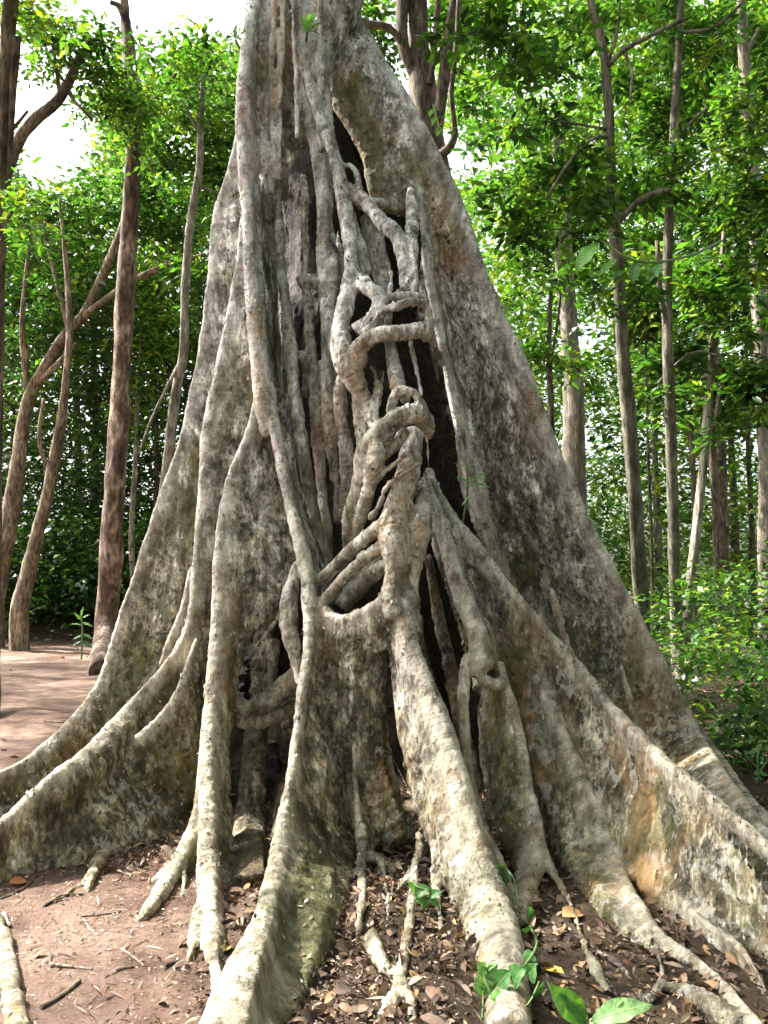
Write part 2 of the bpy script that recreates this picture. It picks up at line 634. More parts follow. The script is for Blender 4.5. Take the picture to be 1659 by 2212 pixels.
# upper left mottled wall
add_fin('trunk_face', [(560, -300, 6.6, 30, 720, -300, 7.0, 40), (565, 0, 6.1, 20, 660, 0, 6.3, 40), (560, 180, 5.95, 20, 660, 190, 6.1, 30),
                       (565, 300, 5.85, 18, 640, 310, 5.95, 22), (575, 350, 5.8, 16, 628, 345, 5.93, 10), (582, 410, 5.82, 10, 612, 400, 5.92, 8), (586, 480, 5.85, 6, 600, 470, 5.93, 5)], neck=.0, stri=.03)
add_fin('trunk_face', [(640, -300, 6.6, 40, 760, -300, 7.0, 60), (660, 40, 6.2, 40, 740, 20, 6.4, 60), (668, 180, 6.0, 26, 690, 180, 6.1, 20), (690, 330, 5.9, 20, 700, 330, 6.1, 20),
                       (698, 430, 5.8, 16, 706, 430, 6.0, 14), (702, 520, 5.75, 8, 708, 520, 5.9, 8)], neck=.0, stri=.05)
for qx, qr, qd, y0, y1 in ((697, 11, 5.75, 420, 980), (716, 12, 5.7, 470, 1130), (735, 9, 5.85, 500, 900)         ):
    add_tube('aerial_root', [(qx + RNG.normal(0, 3) + (yy - 420) * .02, yy, qd - (yy - 420) * .0006 + (.35 if yy == y0 else 0), qr * (.4 if yy == y0 else RNG.uniform(.75, 1.3))) for yy in np.linspace(y0, y1, 7)], stri=.15)
# F1 far left buttress
add_fin('buttress_root', [(530, 240, 6.2, 8, 570, 240, 6.2, 14), (500, 360, 6.15, 9, 560, 360, 6.1, 16), (468, 470, 6.1, 10, 550, 480, 6.1, 22), (457, 600, 6.1, 11, 545, 600, 6.0, 26),
                          (432, 780, 6.05, 11, 530, 800, 5.95, 28), (402, 930, 6.0, 11, 510, 960, 5.9, 30), (352, 1075, 5.95, 10, 480, 1120, 5.85, 30),
                          (312, 1200, 5.95, 10, 470, 1260, 5.8, 30), (272, 1315, 5.9, 10, 460, 1400, 5.75, 30), (236, 1420, 5.85, 10, 440, 1540, 5.7, 30),
                          (198, 1505, 5.8, 9, 390, 1660, 5.5, 28), (130, 1585, 5.75, 9, 280, 1740, 5.3, 24), (62, 1640, 5.7, 9, 140, 1760, 5.3, 20),
                          (0, 1672, 5.65, 10, 20, 1770, 5.3, 18), (-90, 1705, 5.6, 12, -80, 1790, 5.3, 14)], neck=.25)
# F2 second left buttress
add_fin('buttress_root', [(527, 470, 5.9, 8, 560, 470, 5.9, 10), (517, 600, 5.85, 11, 560, 600, 5.85, 14), (490, 740, 5.75, 14, 555, 740, 5.8, 20), (462, 870, 5.65, 15, 550, 880, 5.75, 22),
                          (446, 965, 5.6, 15, 530, 1000, 5.7, 24), (436, 1080, 5.5, 14, 505, 1130, 5.6, 26), (428, 1200, 5.4, 12, 490, 1260, 5.55, 26),
                          (415, 1325, 5.3, 11, 475, 1420, 5.5, 26), (385, 1405, 5.2, 11, 460, 1540, 5.4, 26), (330, 1472, 5.1, 10, 440, 1660, 5.25, 26),
                          (266, 1540, 5.0, 10, 400, 1760, 5.1, 24), (200, 1608, 4.9, 10, 320, 1820, 4.85, 22), (130, 1668, 4.8, 11, 200, 1860, 4.7, 20),
                          (60, 1730, 4.65, 11, 90, 1880, 4.55, 20), (0, 1785, 4.5, 11, 0, 1905, 4.4, 20), (-80, 1850, 4.3, 12, -80, 1940, 4.2, 16)], neck=.3)
add_fin('buttress_root', [(414, 1230, 5.5, 6, 440, 1250, 5.55, 8), (405, 1290, 5.42, 9, 445, 1320, 5.5, 12), (388, 1340, 5.36, 9, 440, 1390, 5.45, 12), (366, 1390, 5.3, 8, 420, 1450, 5.4, 12), (345, 1440, 5.25, 7, 390, 1490, 5.35, 10)], neck=.1)
add_fin('buttress_root', [(425, 1380, 5.2, 6, 450, 1420, 5.3, 10), (405, 1440, 5.05, 7, 445, 1520, 5.2, 14), (388, 1490, 4.97, 8, 440, 1600, 5.1, 18), (360, 1535, 4.92, 8, 430, 1680, 5.0, 20),
                          (322, 1575, 4.88, 8, 400, 1730, 4.95, 20), (274, 1612, 4.85, 7, 330, 1770, 4.85, 20), (240, 1660, 4.85, 5, 270, 1790, 4.85, 14)], neck=.1)
add_tube('side_root', [(225, 1640, 4.85, 10), (170, 1700, 4.68, 13), (120, 1760, 4.55, 14), (70, 1830, 4.45, 14), (20, 1900, 4.3, 14)], stri=.1)
# F3 long root from the crown, upper part
add_fin('buttress_root', [(552, -400, 7.0, 24, 600, -400, 7.2, 20), (550, -150, 6.3, 22, 590, -150, 6.6, 20), (546, 0, 5.95, 16, 580, 0, 6.3, 18), (528, 130, 5.75, 15, 570, 130, 6.1, 16), (526, 300, 5.6, 15, 570, 300, 6.0, 14),
                          (535, 480, 5.45, 15, 575, 480, 5.95, 14), (546, 640, 5.3, 17, 585, 640, 5.9, 14), (558, 770, 5.2, 19, 592, 770, 5.8, 14), (570, 870, 5.12, 20, 600, 880, 5.7, 14), (580, 940, 5.1, 14, 605, 960, 5.6, 14)], neck=.35)
# F3L left limb with the broad face
add_fin('buttress_root', [(566, 830, 5.2, 10, 585, 850, 5.3, 12), (550, 905, 5.12, 10, 600, 930, 5.3, 14), (522, 975, 5.05, 11, 612, 1010, 5.25, 14), (497, 1040, 5.0, 12, 628, 1090, 5.2, 14),
                          (484, 1120, 4.95, 14, 640, 1180, 5.1, 14), (476, 1210, 4.88, 15, 630, 1250, 5.05, 16), (472, 1300, 4.8, 15, 590, 1320, 5.0, 18), (468, 1380, 4.72, 16, 535, 1370, 4.95, 20),
                          (462, 1460, 4.6, 17, 500, 1440, 4.9, 18), (455, 1550, 4.45, 18, 490, 1540, 4.75, 16), (450, 1650, 4.25, 20, 478, 1645, 4.55, 14), (450, 1770, 4.0, 23, 478, 1770, 4.3, 14),
                          (450, 1880, 3.75, 23, 474, 1890, 4.05, 14), (452, 1980, 3.5, 20, 472, 2000, 3.8, 12), (460, 2070, 3.3, 20, 478, 2090, 3.55, 14), (474, 2150, 3.12, 24, 480, 2180, 3.3, 16), (470, 2240, 2.92, 26, 470, 2260, 3.0, 16), (450, 2340, 2.7, 26, 450, 2350, 2.75, 16)], neck=.15)
add_fin('buttress_root', [(446, 1520, 4.55, 7, 460, 1530, 4.6, 10), (436, 1640, 4.35, 8, 452, 1650, 4.4, 12), (425, 1740, 4.2, 9, 445, 1760, 4.2, 12), (404, 1810, 4.1, 14, 430, 1840, 4.1, 14), (372, 1868, 3.98, 15, 410, 1880, 4.0, 12),
                          (335, 1905, 3.92, 9, 350, 1915, 3.9, 8)], neck=0)
add_tube('side_root', [(420, 1800, 4.1, 16), (392, 1855, 3.95, 16), (355, 1915, 3.78, 15), (318, 1968, 3.62, 13), (287, 2008, 3.5, 10)], stri=.08)
add_tube('side_root', [(400, 1855, 4.0, 7), (398, 1900, 3.9, 6), (392, 1945, None, 5)])
# left twin on the ground beside F3L
add_tube('side_root', [(428, 1960, 3.75, 8), (420, 2010, 3.6, 11), (412, 2060, 3.45, 11), (400, 2095, 3.35, 8)])
# F4 sunlit crest
add_fin('buttress_root', [(582, 830, 5.15, 8, 600, 840, 5.3, 8), (592, 900, 5.08, 9, 612, 920, 5.3, 8), (606, 990, 5.0, 11, 632, 1010, 5.25, 10), (626, 1090, 4.9, 13, 655, 1120, 5.15, 12), (653, 1190, 4.75, 15, 685, 1210, 5.0, 14),
                          (668, 1290, 4.6, 18, 700, 1300, 4.9, 20), (668, 1370, 4.5, 16, 712, 1380, 4.75, 30), (657, 1460, 4.35, 15, 715, 1480, 4.6, 32), (645, 1560, 4.2, 14, 718, 1590, 4.5, 34),
                          (630, 1670, 4.0, 14, 728, 1710, 4.35, 36), (613, 1770, 3.82, 15, 735, 1830, 4.2, 36), (597, 1870, 3.6, 18, 715, 1960, 3.95, 34), (578, 1960, 3.38, 24, 690, 2060, 3.7, 30),
                          (556, 2040, 3.18, 36, 660, 2140, 3.45, 26), (528, 2120, 3.0, 56, 610, 2200, 3.2, 26), (500, 2220, 2.78, 72, 570, 2290, 2.95, 30), (470, 2360, 2.55, 90, 540, 2420, 2.6, 40)], neck=.2, stri=.03)
add_tube('side_root', [(640, 1215, 4.75, 10), (628, 1280, 4.7, 18), (622, 1345, 4.65, 22), (636, 1410, 4.6, 18), (648, 1480, 4.5, 10)])
# hollow behind F3/F4; where ridge is negative, shade is painted into the bark
add_tube('hollow_root', [(500, 1505, 4.85, 14), (530, 1532, 4.8, 17), (568, 1520, 4.8, 20), (606, 1490, 4.85, 22), (645, 1450, 4.85, 20)])
add_tube('hollow_root', [(490, 1540, 4.8, 12), (530, 1562, 4.78, 12), (580, 1556, 4.8, 12), (650, 1520, 4.9, 14)])
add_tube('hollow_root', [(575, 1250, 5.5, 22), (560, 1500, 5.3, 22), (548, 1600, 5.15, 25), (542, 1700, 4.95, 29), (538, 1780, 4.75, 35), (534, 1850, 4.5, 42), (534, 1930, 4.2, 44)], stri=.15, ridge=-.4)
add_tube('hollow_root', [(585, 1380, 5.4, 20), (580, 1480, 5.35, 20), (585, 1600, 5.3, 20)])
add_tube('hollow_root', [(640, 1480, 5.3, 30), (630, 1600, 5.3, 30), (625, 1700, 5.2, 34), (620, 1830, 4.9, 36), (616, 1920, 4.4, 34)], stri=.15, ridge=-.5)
add_tube('aerial_root', [(620, 1290, 4.95, 3), (590, 1350, 4.9, 4), (550, 1395, 4.9, 5), (520, 1390, 4.9, 8)])
# central pillar under the lap
add_tube('buttress_root', [(700, 1335, 4.75, 24), (720, 1400, 4.6, 28), (725, 1480, 4.55, 27), (730, 1580, 4.5, 27), (738, 1680, 4.4, 32), (738, 1760, 4.35, 28), (748, 1810, 4.3, 16)], stri=.16, m=32, ridge=0)
add_tube('buttress_root', [(780, 1350, 4.7, 44), (785, 1400, 4.55, 50), (790, 1480, 4.5, 43), (795, 1570, 4.45, 42), (800, 1650, 4.4, 46), (815, 1730, 4.32, 52), (838, 1790, 4.28, 52), (856, 1825, 4.22, 34)], stri=.14, m=36, ridge=0)
add_fin('buttress_root', [(765, 1600, 4.35, 6, 790, 1600, 4.45, 14), (768, 1700, 4.2, 7, 790, 1700, 4.35, 14), (776, 1800, 4.05, 10, 800, 1800, 4.2, 16), (784, 1870, 3.95, 8, 800, 1850, 4.1, 10)], neck=0)
# the lap
add_fin('buttress_root', [(690, 1300, 4.6, 12, 700, 1370, 4.65, 20), (715, 1332, 4.5, 13, 722, 1390, 4.6, 24), (745, 1338, 4.42, 12, 752, 1400, 4.55, 26), (780, 1326, 4.38, 12, 786, 1400, 4.52, 28), (815, 1308, 4.36, 13, 812, 1390, 4.5, 26), (838, 1285, 4.35, 16, 835, 1370, 4.5, 20)], neck=0)
# the knotted figure
add_tube('knotted_root', [(895, 930, 4.9, 20), (886, 990, 4.78, 25), (872, 1050, 4.65, 26), (856, 1105, 4.55, 27), (850, 1150, 4.45, 32), (856, 1195, 4.4, 28), (856, 1240, 4.38, 24), (845, 1290, 4.35, 21), (858, 1335, 4.3, 22)], m=24)
add_tube('knotted_root', [(915, 1060, 4.7, 14), (914, 1110, 4.6, 16), (908, 1160, 4.5, 19), (890, 1200, 4.45, 24), (884, 1250, 4.42, 20), (882, 1310, 4.38, 20), (886, 1370, 4.3, 22)], m=20)
add_tube('knotted_root', [(890, 1090, 4.6, 7), (880, 1150, 4.5, 8), (905, 1120, 4.5, 9)])
add_tube('aerial_root', [(850, 1110, 4.45, 18), (822, 1135, 4.45, 14), (780, 1170, 4.5, 12), (730, 1215, 4.6, 12), (680, 1262, 4.72, 13)])
add_tube('aerial_root', [(790, 1172, 4.55, 8), (745, 1212, 4.6, 9), (700, 1262, 4.7, 9)])
add_tube('aerial_root', [(848, 1170, 4.45, 14), (812, 1188, 4.45, 12), (775, 1217, 4.5, 12), (740, 1250, 4.55, 12), (705, 1295, 4.6, 15)])
add_tube('aerial_root', [(840, 1215, 4.7, 12), (800, 1245, 4.75, 16), (765, 1280, 4.8, 18), (735, 1312, 4.8, 18)])
add_tube('aerial_root', [(835, 1190, 4.8, 10), (780, 1240, 4.9, 10), (730, 1300, 4.9, 12)])
# curled root above it
add_tube('knotted_root', [(926, 945, 4.75, 8), (921, 912, 4.65, 20), (898, 893, 4.6, 21), (868, 900, 4.58, 21), (838, 920, 4.6, 21), (810, 950, 4.62, 24), (790, 985, 4.65, 24), (780, 1030, 4.7, 19), (766, 1080, 4.75, 17), (754, 1125, 4.8, 15), (752, 1180, 4.95, 13), (742, 1240, 5.2, 12), (730, 1300, 5.5, 10)], m=20)
add_tube('knotted_root', [(815, 955, 4.55, 12), (812, 990, 4.52, 20), (802, 1020, 4.55, 17), (795, 1060, 4.62, 13), (782, 1110, 4.7, 12), (768, 1165, 4.85, 11), (760, 1230, 5.1, 10), (755, 1290, 5.4, 8)])
add_tube('aerial_root', [(898, 930, 4.55, 6), (880, 975, 4.5, 7), (845, 1008, 4.52, 6), (815, 1035, 4.55, 6), (800, 1070, 4.6, 5)])
add_tube('aerial_root', [(878, 930, 4.7, 12), (850, 965, 4.65, 12), (822, 990, 4.6, 11)])
add_tube('aerial_root', [(905, 1000, 4.55, 6), (870, 1025, 4.5, 5), (835, 1050, 4.5, 5), (820, 1090, 4.52, 5), (800, 1120, 4.6, 5)])
add_tube('knotted_root', [(925, 930, 4.65, 12), (912, 880, 4.62, 12), (898, 852, 4.62, 11), (876, 842, 4.64, 10), (856, 850, 4.66, 12), (850, 880, 4.66, 8), (852, 900, 4.66, 10)])
add_tube('aerial_root', [(856, 846, 4.7, 10), (842, 862, 4.66, 6), (838, 890, 4.64, 5), (846, 912, 4.64, 6)])
add_tube('aerial_root', [(835, 660, 5.15, 14), (842, 730, 5.05, 14), (850, 790, 4.95, 14), (862, 840, 4.78, 17), (880, 870, 4.7, 12)])
add_tube('aerial_root', [(800, 790, 5.0, 6), (812, 815, 4.95, 5), (808, 860, 4.9, 5), (798, 905, 4.85, 5)])
add_tube('aerial_root', [(830, 800, 5.0, 4), (822, 850, 4.9, 4), (812, 905, 4.85, 4)])
# the mouth
add_tube('knotted_root', [(922, 716, 4.85, 14), (905, 712, 4.8, 15), (875, 718, 4.78, 15), (840, 718, 4.78, 15), (805, 728, 4.8, 16), (780, 748, 4.85, 19), (768, 785, 4.9, 24)], m=20)
add_tube('knotted_root', [(920, 735, 4.9, 8), (928, 700, 4.88, 10), (924, 670, 4.86, 9), (908, 654, 4.82, 10), (880, 653, 4.8, 11), (856, 663, 4.8, 10), (832, 668, 4.85, 10), (812, 700, 4.88, 14), (790, 725, 4.9, 16)], m=16)
add_tube('knotted_root', [(905, 640, 4.9, 10), (870, 640, 4.88, 11), (838, 648, 4.9, 12), (815, 680, 4.92, 14), (795, 705, 4.95, 16)])
add_tube('aerial_root', [(876, 330, 6.8, 4), (884, 385, 6.3, 7), (889, 425, 5.85, 10), (890, 460, 5.6, 12), (890, 520, 5.3, 12), (894, 575, 5.15, 11), (890, 640, 5.0, 10)])
add_tube('aerial_root', [(892, 590, 5.1, 7), (872, 622, 5.0, 7), (845, 645, 4.95, 8)])
# long pale root with the Y
add_tube('aerial_root', [(648, 60, 6.15, 8), (656, 135, 5.95, 12), (680, 215, 5.82, 14), (705, 290, 5.7, 14), (725, 350, 5.6, 14), (744, 445, 5.45, 15), (755, 520, 5.35, 15), (758, 580, 5.25, 16), (752, 640, 5.15, 18), (738, 700, 5.05, 18),
                         (738, 755, 4.95, 25), (755, 795, 4.9, 27), (772, 830, 4.92, 22), (790, 875, 4.95, 15), (808, 910, 4.9, 13), (820, 935, 4.8, 12)], m=20)
add_tube('aerial_root', [(750, 800, 4.98, 16), (736, 835, 5.0, 12), (732, 880, 5.05, 12), (742, 930, 5.1, 15), (748, 990, 5.1, 17), (746, 1060, 5.15, 15), (742, 1120, 5.2, 12)])
add_tube('aerial_root', [(768, 600, 5.3, 18), (800, 625, 5.1, 20), (820, 650, 5.0, 20), (805, 690, 4.98, 20), (770, 720, 4.98, 20)], lump=.25)
add_tube('aerial_root', [(775, 830, 4.98, 16), (778, 880, 5.0, 17), (785, 930, 5.0, 18), (788, 980, 5.0, 16), (775, 1040, 5.1, 16)])
# diagonal roots top centre
add_tube('aerial_root', [(745, 395, 5.6, 8), (765, 420, 5.55, 14), (800, 450, 5.45, 14), (832, 486, 5.35, 15), (858, 510, 5.28, 16), (868, 560, 5.2, 15), (874, 612, 5.1, 12), (880, 640, 5.0, 10)])
add_tube('aerial_root', [(765, 430, 5.5, 10), (800, 440, 5.48, 9), (835, 440, 5.6, 8)])
add_tube('aerial_root', [(735, 372, 5.6, 5), (752, 356, 5.62, 6), (770, 376, 5.6, 6), (776, 415, 5.55, 6)])
add_tube('aerial_root', [(660, 60, 6.1, 6), (690, 130, 5.95, 7), (705, 190, 5.85, 8), (712, 250, 5.75, 9), (716, 310, 5.7, 8), (735, 400, 5.6, 9), (760, 480, 5.5, 12), (780, 560, 5.4, 16), (785, 620, 5.3, 16)], lump=.2)
add_tube('aerial_root', [(800, 470, 5.6, 20), (812, 540, 5.55, 20), (825, 600, 5.5, 18), (830, 660, 5.4, 16)], lump=.2)
add_tube('aerial_root', [(835, 560, 5.3, 7), (845, 600, 5.2, 7), (838, 650, 5.05, 7)])
add_tube('aerial_root', [(655, 380, 5.85, 6), (660, 430, 5.8, 9), (655, 480, 5.8, 8), (662, 560, 5.8, 7), (655, 600, 5.8, 8)])
# curtain of roots left of centre
add_tube('aerial_root', [(590, 330, 5.95, 10), (597, 420, 5.85, 11), (604, 500, 5.75, 12), (606, 580, 5.68, 12), (618, 660, 5.6, 13), (627, 750, 5.5, 15), (636, 850, 5.42, 15), (651, 950, 5.35, 15), (665, 1050, 5.3, 17), (678, 1150, 5.25, 19), (690, 1230, 5.2, 20), (700, 1330, 5.1, 20)], m=18)
add_tube('aerial_root', [(655, 600, 5.8, 8), (666, 660, 5.7, 11), (671, 750, 5.62, 13), (679, 850, 5.55, 14), (688, 960, 5.5, 13), (696, 1060, 5.45, 13), (702, 1170, 5.4, 14), (705, 1300, 5.3, 14)], stri=.12)
add_tube('aerial_root', [(640, 610, 5.75, 10), (660, 605, 5.75, 14), (695, 612, 5.7, 16), (725, 640, 5.65, 14), (730, 690, 5.5, 10)], lump=.3)
add_tube('aerial_root', [(700, 640, 5.6, 12), (710, 700, 5.45, 13), (725, 760, 5.3, 12)])
add_tube('aerial_root', [(620, 760, 5.6, 6), (650, 770, 5.6, 12), (665, 800, 5.58, 12), (660, 860, 5.6, 12)], lump=.2)
add_tube('aerial_root', [(583, 380, 6.0, 14), (585, 500, 5.95, 14), (590, 620, 5.9, 12), (598, 720, 5.9, 8)], stri=.15)
add_tube('aerial_root', [(700, 780, 5.4, 16), (712, 850, 5.35, 18), (716, 950, 5.35, 16), (722, 1040, 5.4, 12)], lump=.25)
# F6 huge right slab
add_fin('buttress_root', [(640, -500, 7.6, 20, 560, -500, 8.0, 40), (690, -150, 6.9, 18, 600, -150, 7.2, 40), (752, 10, 6.6, 14, 672, 0, 6.60, 34), (805, 110, 6.5, 15, 700, 110, 6.40, 34), (872, 215, 6.4, 16, 735, 215, 6.30, 26), (932, 330, 6.3, 17, 790, 330, 6.20, 16),
                          (985, 440, 6.2, 17, 826, 440, 6.15, 16), (1030, 560, 6.12, 17, 915, 500, 6.25, 12), (1075, 670, 6.05, 16, 912, 640, 6.60, 14), (1130, 800, 6.0, 16, 930, 780, 6.85, 15), (1190, 960, 5.95, 16, 960, 950, 6.80, 18),
                          (1245, 1090, 5.9, 16, 985, 1100, 6.75, 21), (1310, 1215, 5.85, 15, 1030, 1250, 6.70, 22), (1372, 1330, 5.8, 14, 1100, 1400, 6.55, 26), (1435, 1450, 5.7, 14, 1180, 1560, 6.24, 26),
                          (1500, 1580, 5.55, 14, 1260, 1720, 5.74, 26), (1570, 1690, 5.4, 14, 1370, 1830, 5.29, 22), (1650, 1800, 5.15, 14, 1500, 1900, 5.09, 20), (1740, 1900, 4.95, 14, 1650, 1960, 4.94, 15)], neck=.1, stri=.015)
add_fin('buttress_root', [(893, 350, 6.4, 4, 905, 350, 6.45, 5), (905, 420, 6.1, 6, 920, 420, 6.2, 10), (915, 500, 6.0, 8, 930, 480, 6.15, 12), (925, 600, 5.97, 9, 940, 600, 6.1, 12), (950, 720, 5.93, 10, 962, 720, 6.1, 14), (978, 850, 5.9, 10, 990, 850, 6.05, 14), (1005, 1000, 5.85, 10, 1015, 1000, 6.0, 26), (1040, 1110, 5.8, 12, 1045, 1110, 6.0, 20), (1075, 1210, 5.9, 10, 1080, 1210, 6.05, 14), (1110, 1300, 6.05, 8, 1115, 1300, 6.15, 8)], neck=.1)
add_tube('side_root', [(1190, 1270, 5.75, 6), (1204, 1320, 5.65, 11), (1222, 1380, 5.6, 11), (1244, 1440, 5.55, 10), (1270, 1500, 5.45, 9)])
add_fin('buttress_root', [(1440, 1440, 5.9, 8, 1430, 1480, 5.8, 14), (1500, 1560, 5.95, 10, 1470, 1640, 5.7, 16), (1560, 1650, 5.95, 12, 1530, 1720, 5.7, 16), (1620, 1730, 5.9, 12, 1590, 1790, 5.6, 16), (1700, 1810, 5.8, 12, 1680, 1850, 5.5, 14)], neck=0)
add_tube('side_root', [(1340, 1430, 5.62, 6), (1365, 1520, 5.5, 9), (1400, 1620, 5.4, 10), (1450, 1720, 5.2, 10), (1500, 1800, 5.05, 8)], stri=.1)
# F7 mid right
add_fin('buttress_root', [(925, 1010, 5.1, 8, 915, 1040, 5.3, 24), (945, 1065, 5.0, 12, 930, 1120, 5.25, 15), (985, 1130, 4.93, 14, 960, 1220, 5.15, 20), (1040, 1195, 4.86, 14, 1000, 1330, 5.05, 22), (1090, 1260, 4.78, 14, 1050, 1430, 4.95, 24),
                          (1150, 1330, 4.7, 14, 1110, 1530, 4.82, 26), (1215, 1405, 4.6, 14, 1170, 1640, 4.68, 26), (1275, 1475, 4.48, 14, 1230, 1740, 4.5, 26), (1345, 1560, 4.35, 15, 1300, 1850, 4.3, 26), (1430, 1640, 4.2, 16, 1390, 1930, 4.1, 24),
                          (1520, 1712, 4.05, 17, 1490, 1990, 3.88, 22), (1610, 1790, 3.88, 18, 1590, 2040, 3.7, 20), (1700, 1870, 3.7, 18, 1690, 2090, 3.55, 15), (1800, 1960, 3.5, 18, 1800, 2150, 3.4, 24), (1910, 2080, 3.32, 12, 1900, 2230, 3.25, 12), (2000, 2250, 3.1, 8, 1990, 2330, 3.05, 10)], neck=.1, stri=.012)
# F8
add_fin('buttress_root', [(915, 1030, 4.9, 10, 925, 1035, 5.0, 12), (938, 1100, 4.8, 14, 950, 1110, 4.95, 14), (962, 1170, 4.72, 16, 975, 1185, 4.9, 14), (985, 1245, 4.65, 18, 1003, 1255, 4.85, 14), (1008, 1310, 4.58, 19, 1030, 1320, 4.8, 14), (1032, 1375, 4.5, 22, 1055, 1380, 4.7, 16), (1040, 1425, 4.42, 28, 1062, 1425, 4.6, 18), (1042, 1450, 4.4, 20, 1060, 1450, 4.6, 18)], neck=.0)
add_tube('side_root', [(1020, 1420, 4.42, 18), (1005, 1460, 4.35, 14), (1000, 1520, 4.25, 13), (1004, 1590, 4.15, 13), (1010, 1660, 4.05, 13), (1025, 1740, 4.0, 12)])
add_tube('side_root', [(1020, 1445, 4.38, 12), (1050, 1472, 4.36, 12), (1078, 1478, 4.38, 12), (1086, 1462, 4.4, 10)], lump=.3)
add_fin('buttress_root', [(1078, 1430, 4.5, 10, 1060, 1430, 4.7, 12), (1096, 1490, 4.4, 9, 1060, 1500, 4.65, 24), (1116, 1560, 4.3, 8, 1070, 1570, 4.5, 30), (1136, 1640, 4.2, 8, 1082, 1650, 4.35, 32), (1150, 1720, 4.1, 9, 1095, 1740, 4.2, 32), (1160, 1790, 4.0, 14, 1108, 1810, 4.05, 26), (1160, 1860, 3.88, 20, 1125, 1870, 3.95, 20), (1140, 1930, 3.75, 22, 1120, 1930, 3.85, 14), (1128, 1990, 3.6, 16, 1115, 1990, 3.7, 12)], neck=.1)
add_tube('side_root', [(1150, 1760, 4.05, 8), (1180, 1850, 3.88, 10), (1215, 1920, 3.72, 12), (1240, 1970, 3.62, 9), (1262, 2040, 3.45, 8), (1290, 2100, 3.32, 8), (1325, 2165, None, 6)])
add_tube('aerial_root', [(1040, 1520, 4.7, 8), (1045, 1620, 4.6, 9), (1060, 1720, 4.4, 9), (1090, 1830, 4.2, 9)])
add_tube('aerial_root', [(1010, 1580, 4.8, 7), (1025, 1680, 4.6, 8), (1050, 1780, 4.4, 8), (1080, 1880, 4.1, 8)])
# F5 right of centre thick root
add_fin('buttress_root', [(870, 1290, 4.35, 14, 850, 1300, 4.6, 12), (876, 1350, 4.3, 18, 852, 1360, 4.5, 16), (893, 1410, 4.22, 19, 858, 1420, 4.4, 18), (918, 1475, 4.12, 20, 868, 1490, 4.3, 22), (945, 1545, 4.02, 22, 884, 1570, 4.2, 26), (970, 1620, 3.92, 24, 905, 1660, 4.1, 30),
                          (992, 1700, 3.8, 27, 930, 1740, 3.98, 34), (1012, 1780, 3.68, 30, 955, 1810, 3.85, 36), (1038, 1860, 3.55, 34, 985, 1890, 3.7, 36), (1062, 1940, 3.42, 38, 1015, 1970, 3.55, 36), (1085, 2020, 3.28, 42, 1045, 2050, 3.4, 36), (1100, 2110, 3.12, 44, 1065, 2140, 3.2, 34), (1105, 2230, 2.92, 44, 1080, 2250, 2.95, 30)], neck=0, stri=.03)
add_fin('buttress_root', [(1030, 1770, 3.9, 8, 1010, 1780, 4.0, 14), (1075, 1850, 3.75, 10, 1040, 1870, 3.85, 16), (1105, 1930, 3.6, 12, 1075, 1950, 3.7, 16), (1118, 1995, 3.45, 12, 1100, 2010, 3.55, 14)], neck=0)
# F9
add_fin('buttress_root', [(1130, 1400, 4.85, 8, 1120, 1430, 4.95, 12), (1162, 1465, 4.7, 13, 1135, 1490, 4.85, 20), (1192, 1530, 4.58, 14, 1150, 1560, 4.7, 26), (1225, 1605, 4.45, 15, 1170, 1640, 4.58, 30), (1256, 1680, 4.3, 15, 1190, 1720, 4.45, 32), (1286, 1755, 4.15, 16, 1215, 1800, 4.3, 32),
                          (1318, 1830, 4.0, 17, 1245, 1880, 4.1, 32), (1350, 1905, 3.85, 18, 1290, 1950, 3.9, 30), (1385, 1975, 3.68, 20, 1345, 2010, 3.75, 24), (1425, 2025, 3.55, 18, 1400, 2050, 3.6, 18), (1490, 2062, 3.45, 14, 1480, 2085, 3.5, 12), (1560, 2120, 3.32, 12, 1555, 2140, 3.35, 12), (1625, 2200, 3.12, 12, 1620, 2220, 3.15, 12), (1680, 2270, 2.98, 12, 1680, 2290, 3.0, 12)], neck=.1, stri=.03)
add_tube('side_root', [(1400, 2010, 3.6, 14), (1415, 2050, 3.5, 11), (1430, 2090, 3.4, 11), (1425, 2130, 3.32, 11), (1400, 2160, 3.25, 9), (1375, 2150, 3.28, 8)])
add_tube('side_root', [(1425, 2130, 3.36, 10), (1470, 2140, 3.32, 20), (1530, 2170, 3.22, 26), (1590, 2230, 3.05, 28)], lump=.2)
# F10
add_fin('buttress_root', [(1300, 1790, 4.18, 6, 1290, 1820, 4.23, 10), (1350, 1838, 4.03, 10, 1335, 1870, 4.13, 14), (1410, 1890, 3.88, 12, 1395, 1925, 3.98, 16), (1470, 1948, 3.73, 13, 1460, 1990, 3.83, 16), (1530, 2000, 3.60, 14, 1530, 2040, 3.68, 14), (1590, 2040, 3.48, 13, 1595, 2090, 3.56, 12), (1630, 2090, 3.36, 11, 1640, 2140, 3.40, 10), (1655, 2150, 3.23, 9, 1665, 2170, 3.23, 8)], neck=.1)
add_tube('side_root', [(1575, 2035, 3.72, 10), (1610, 2030, 3.72, 9), (1650, 2060, 3.66, 9), (1700, 2110, 3.5, 10)])
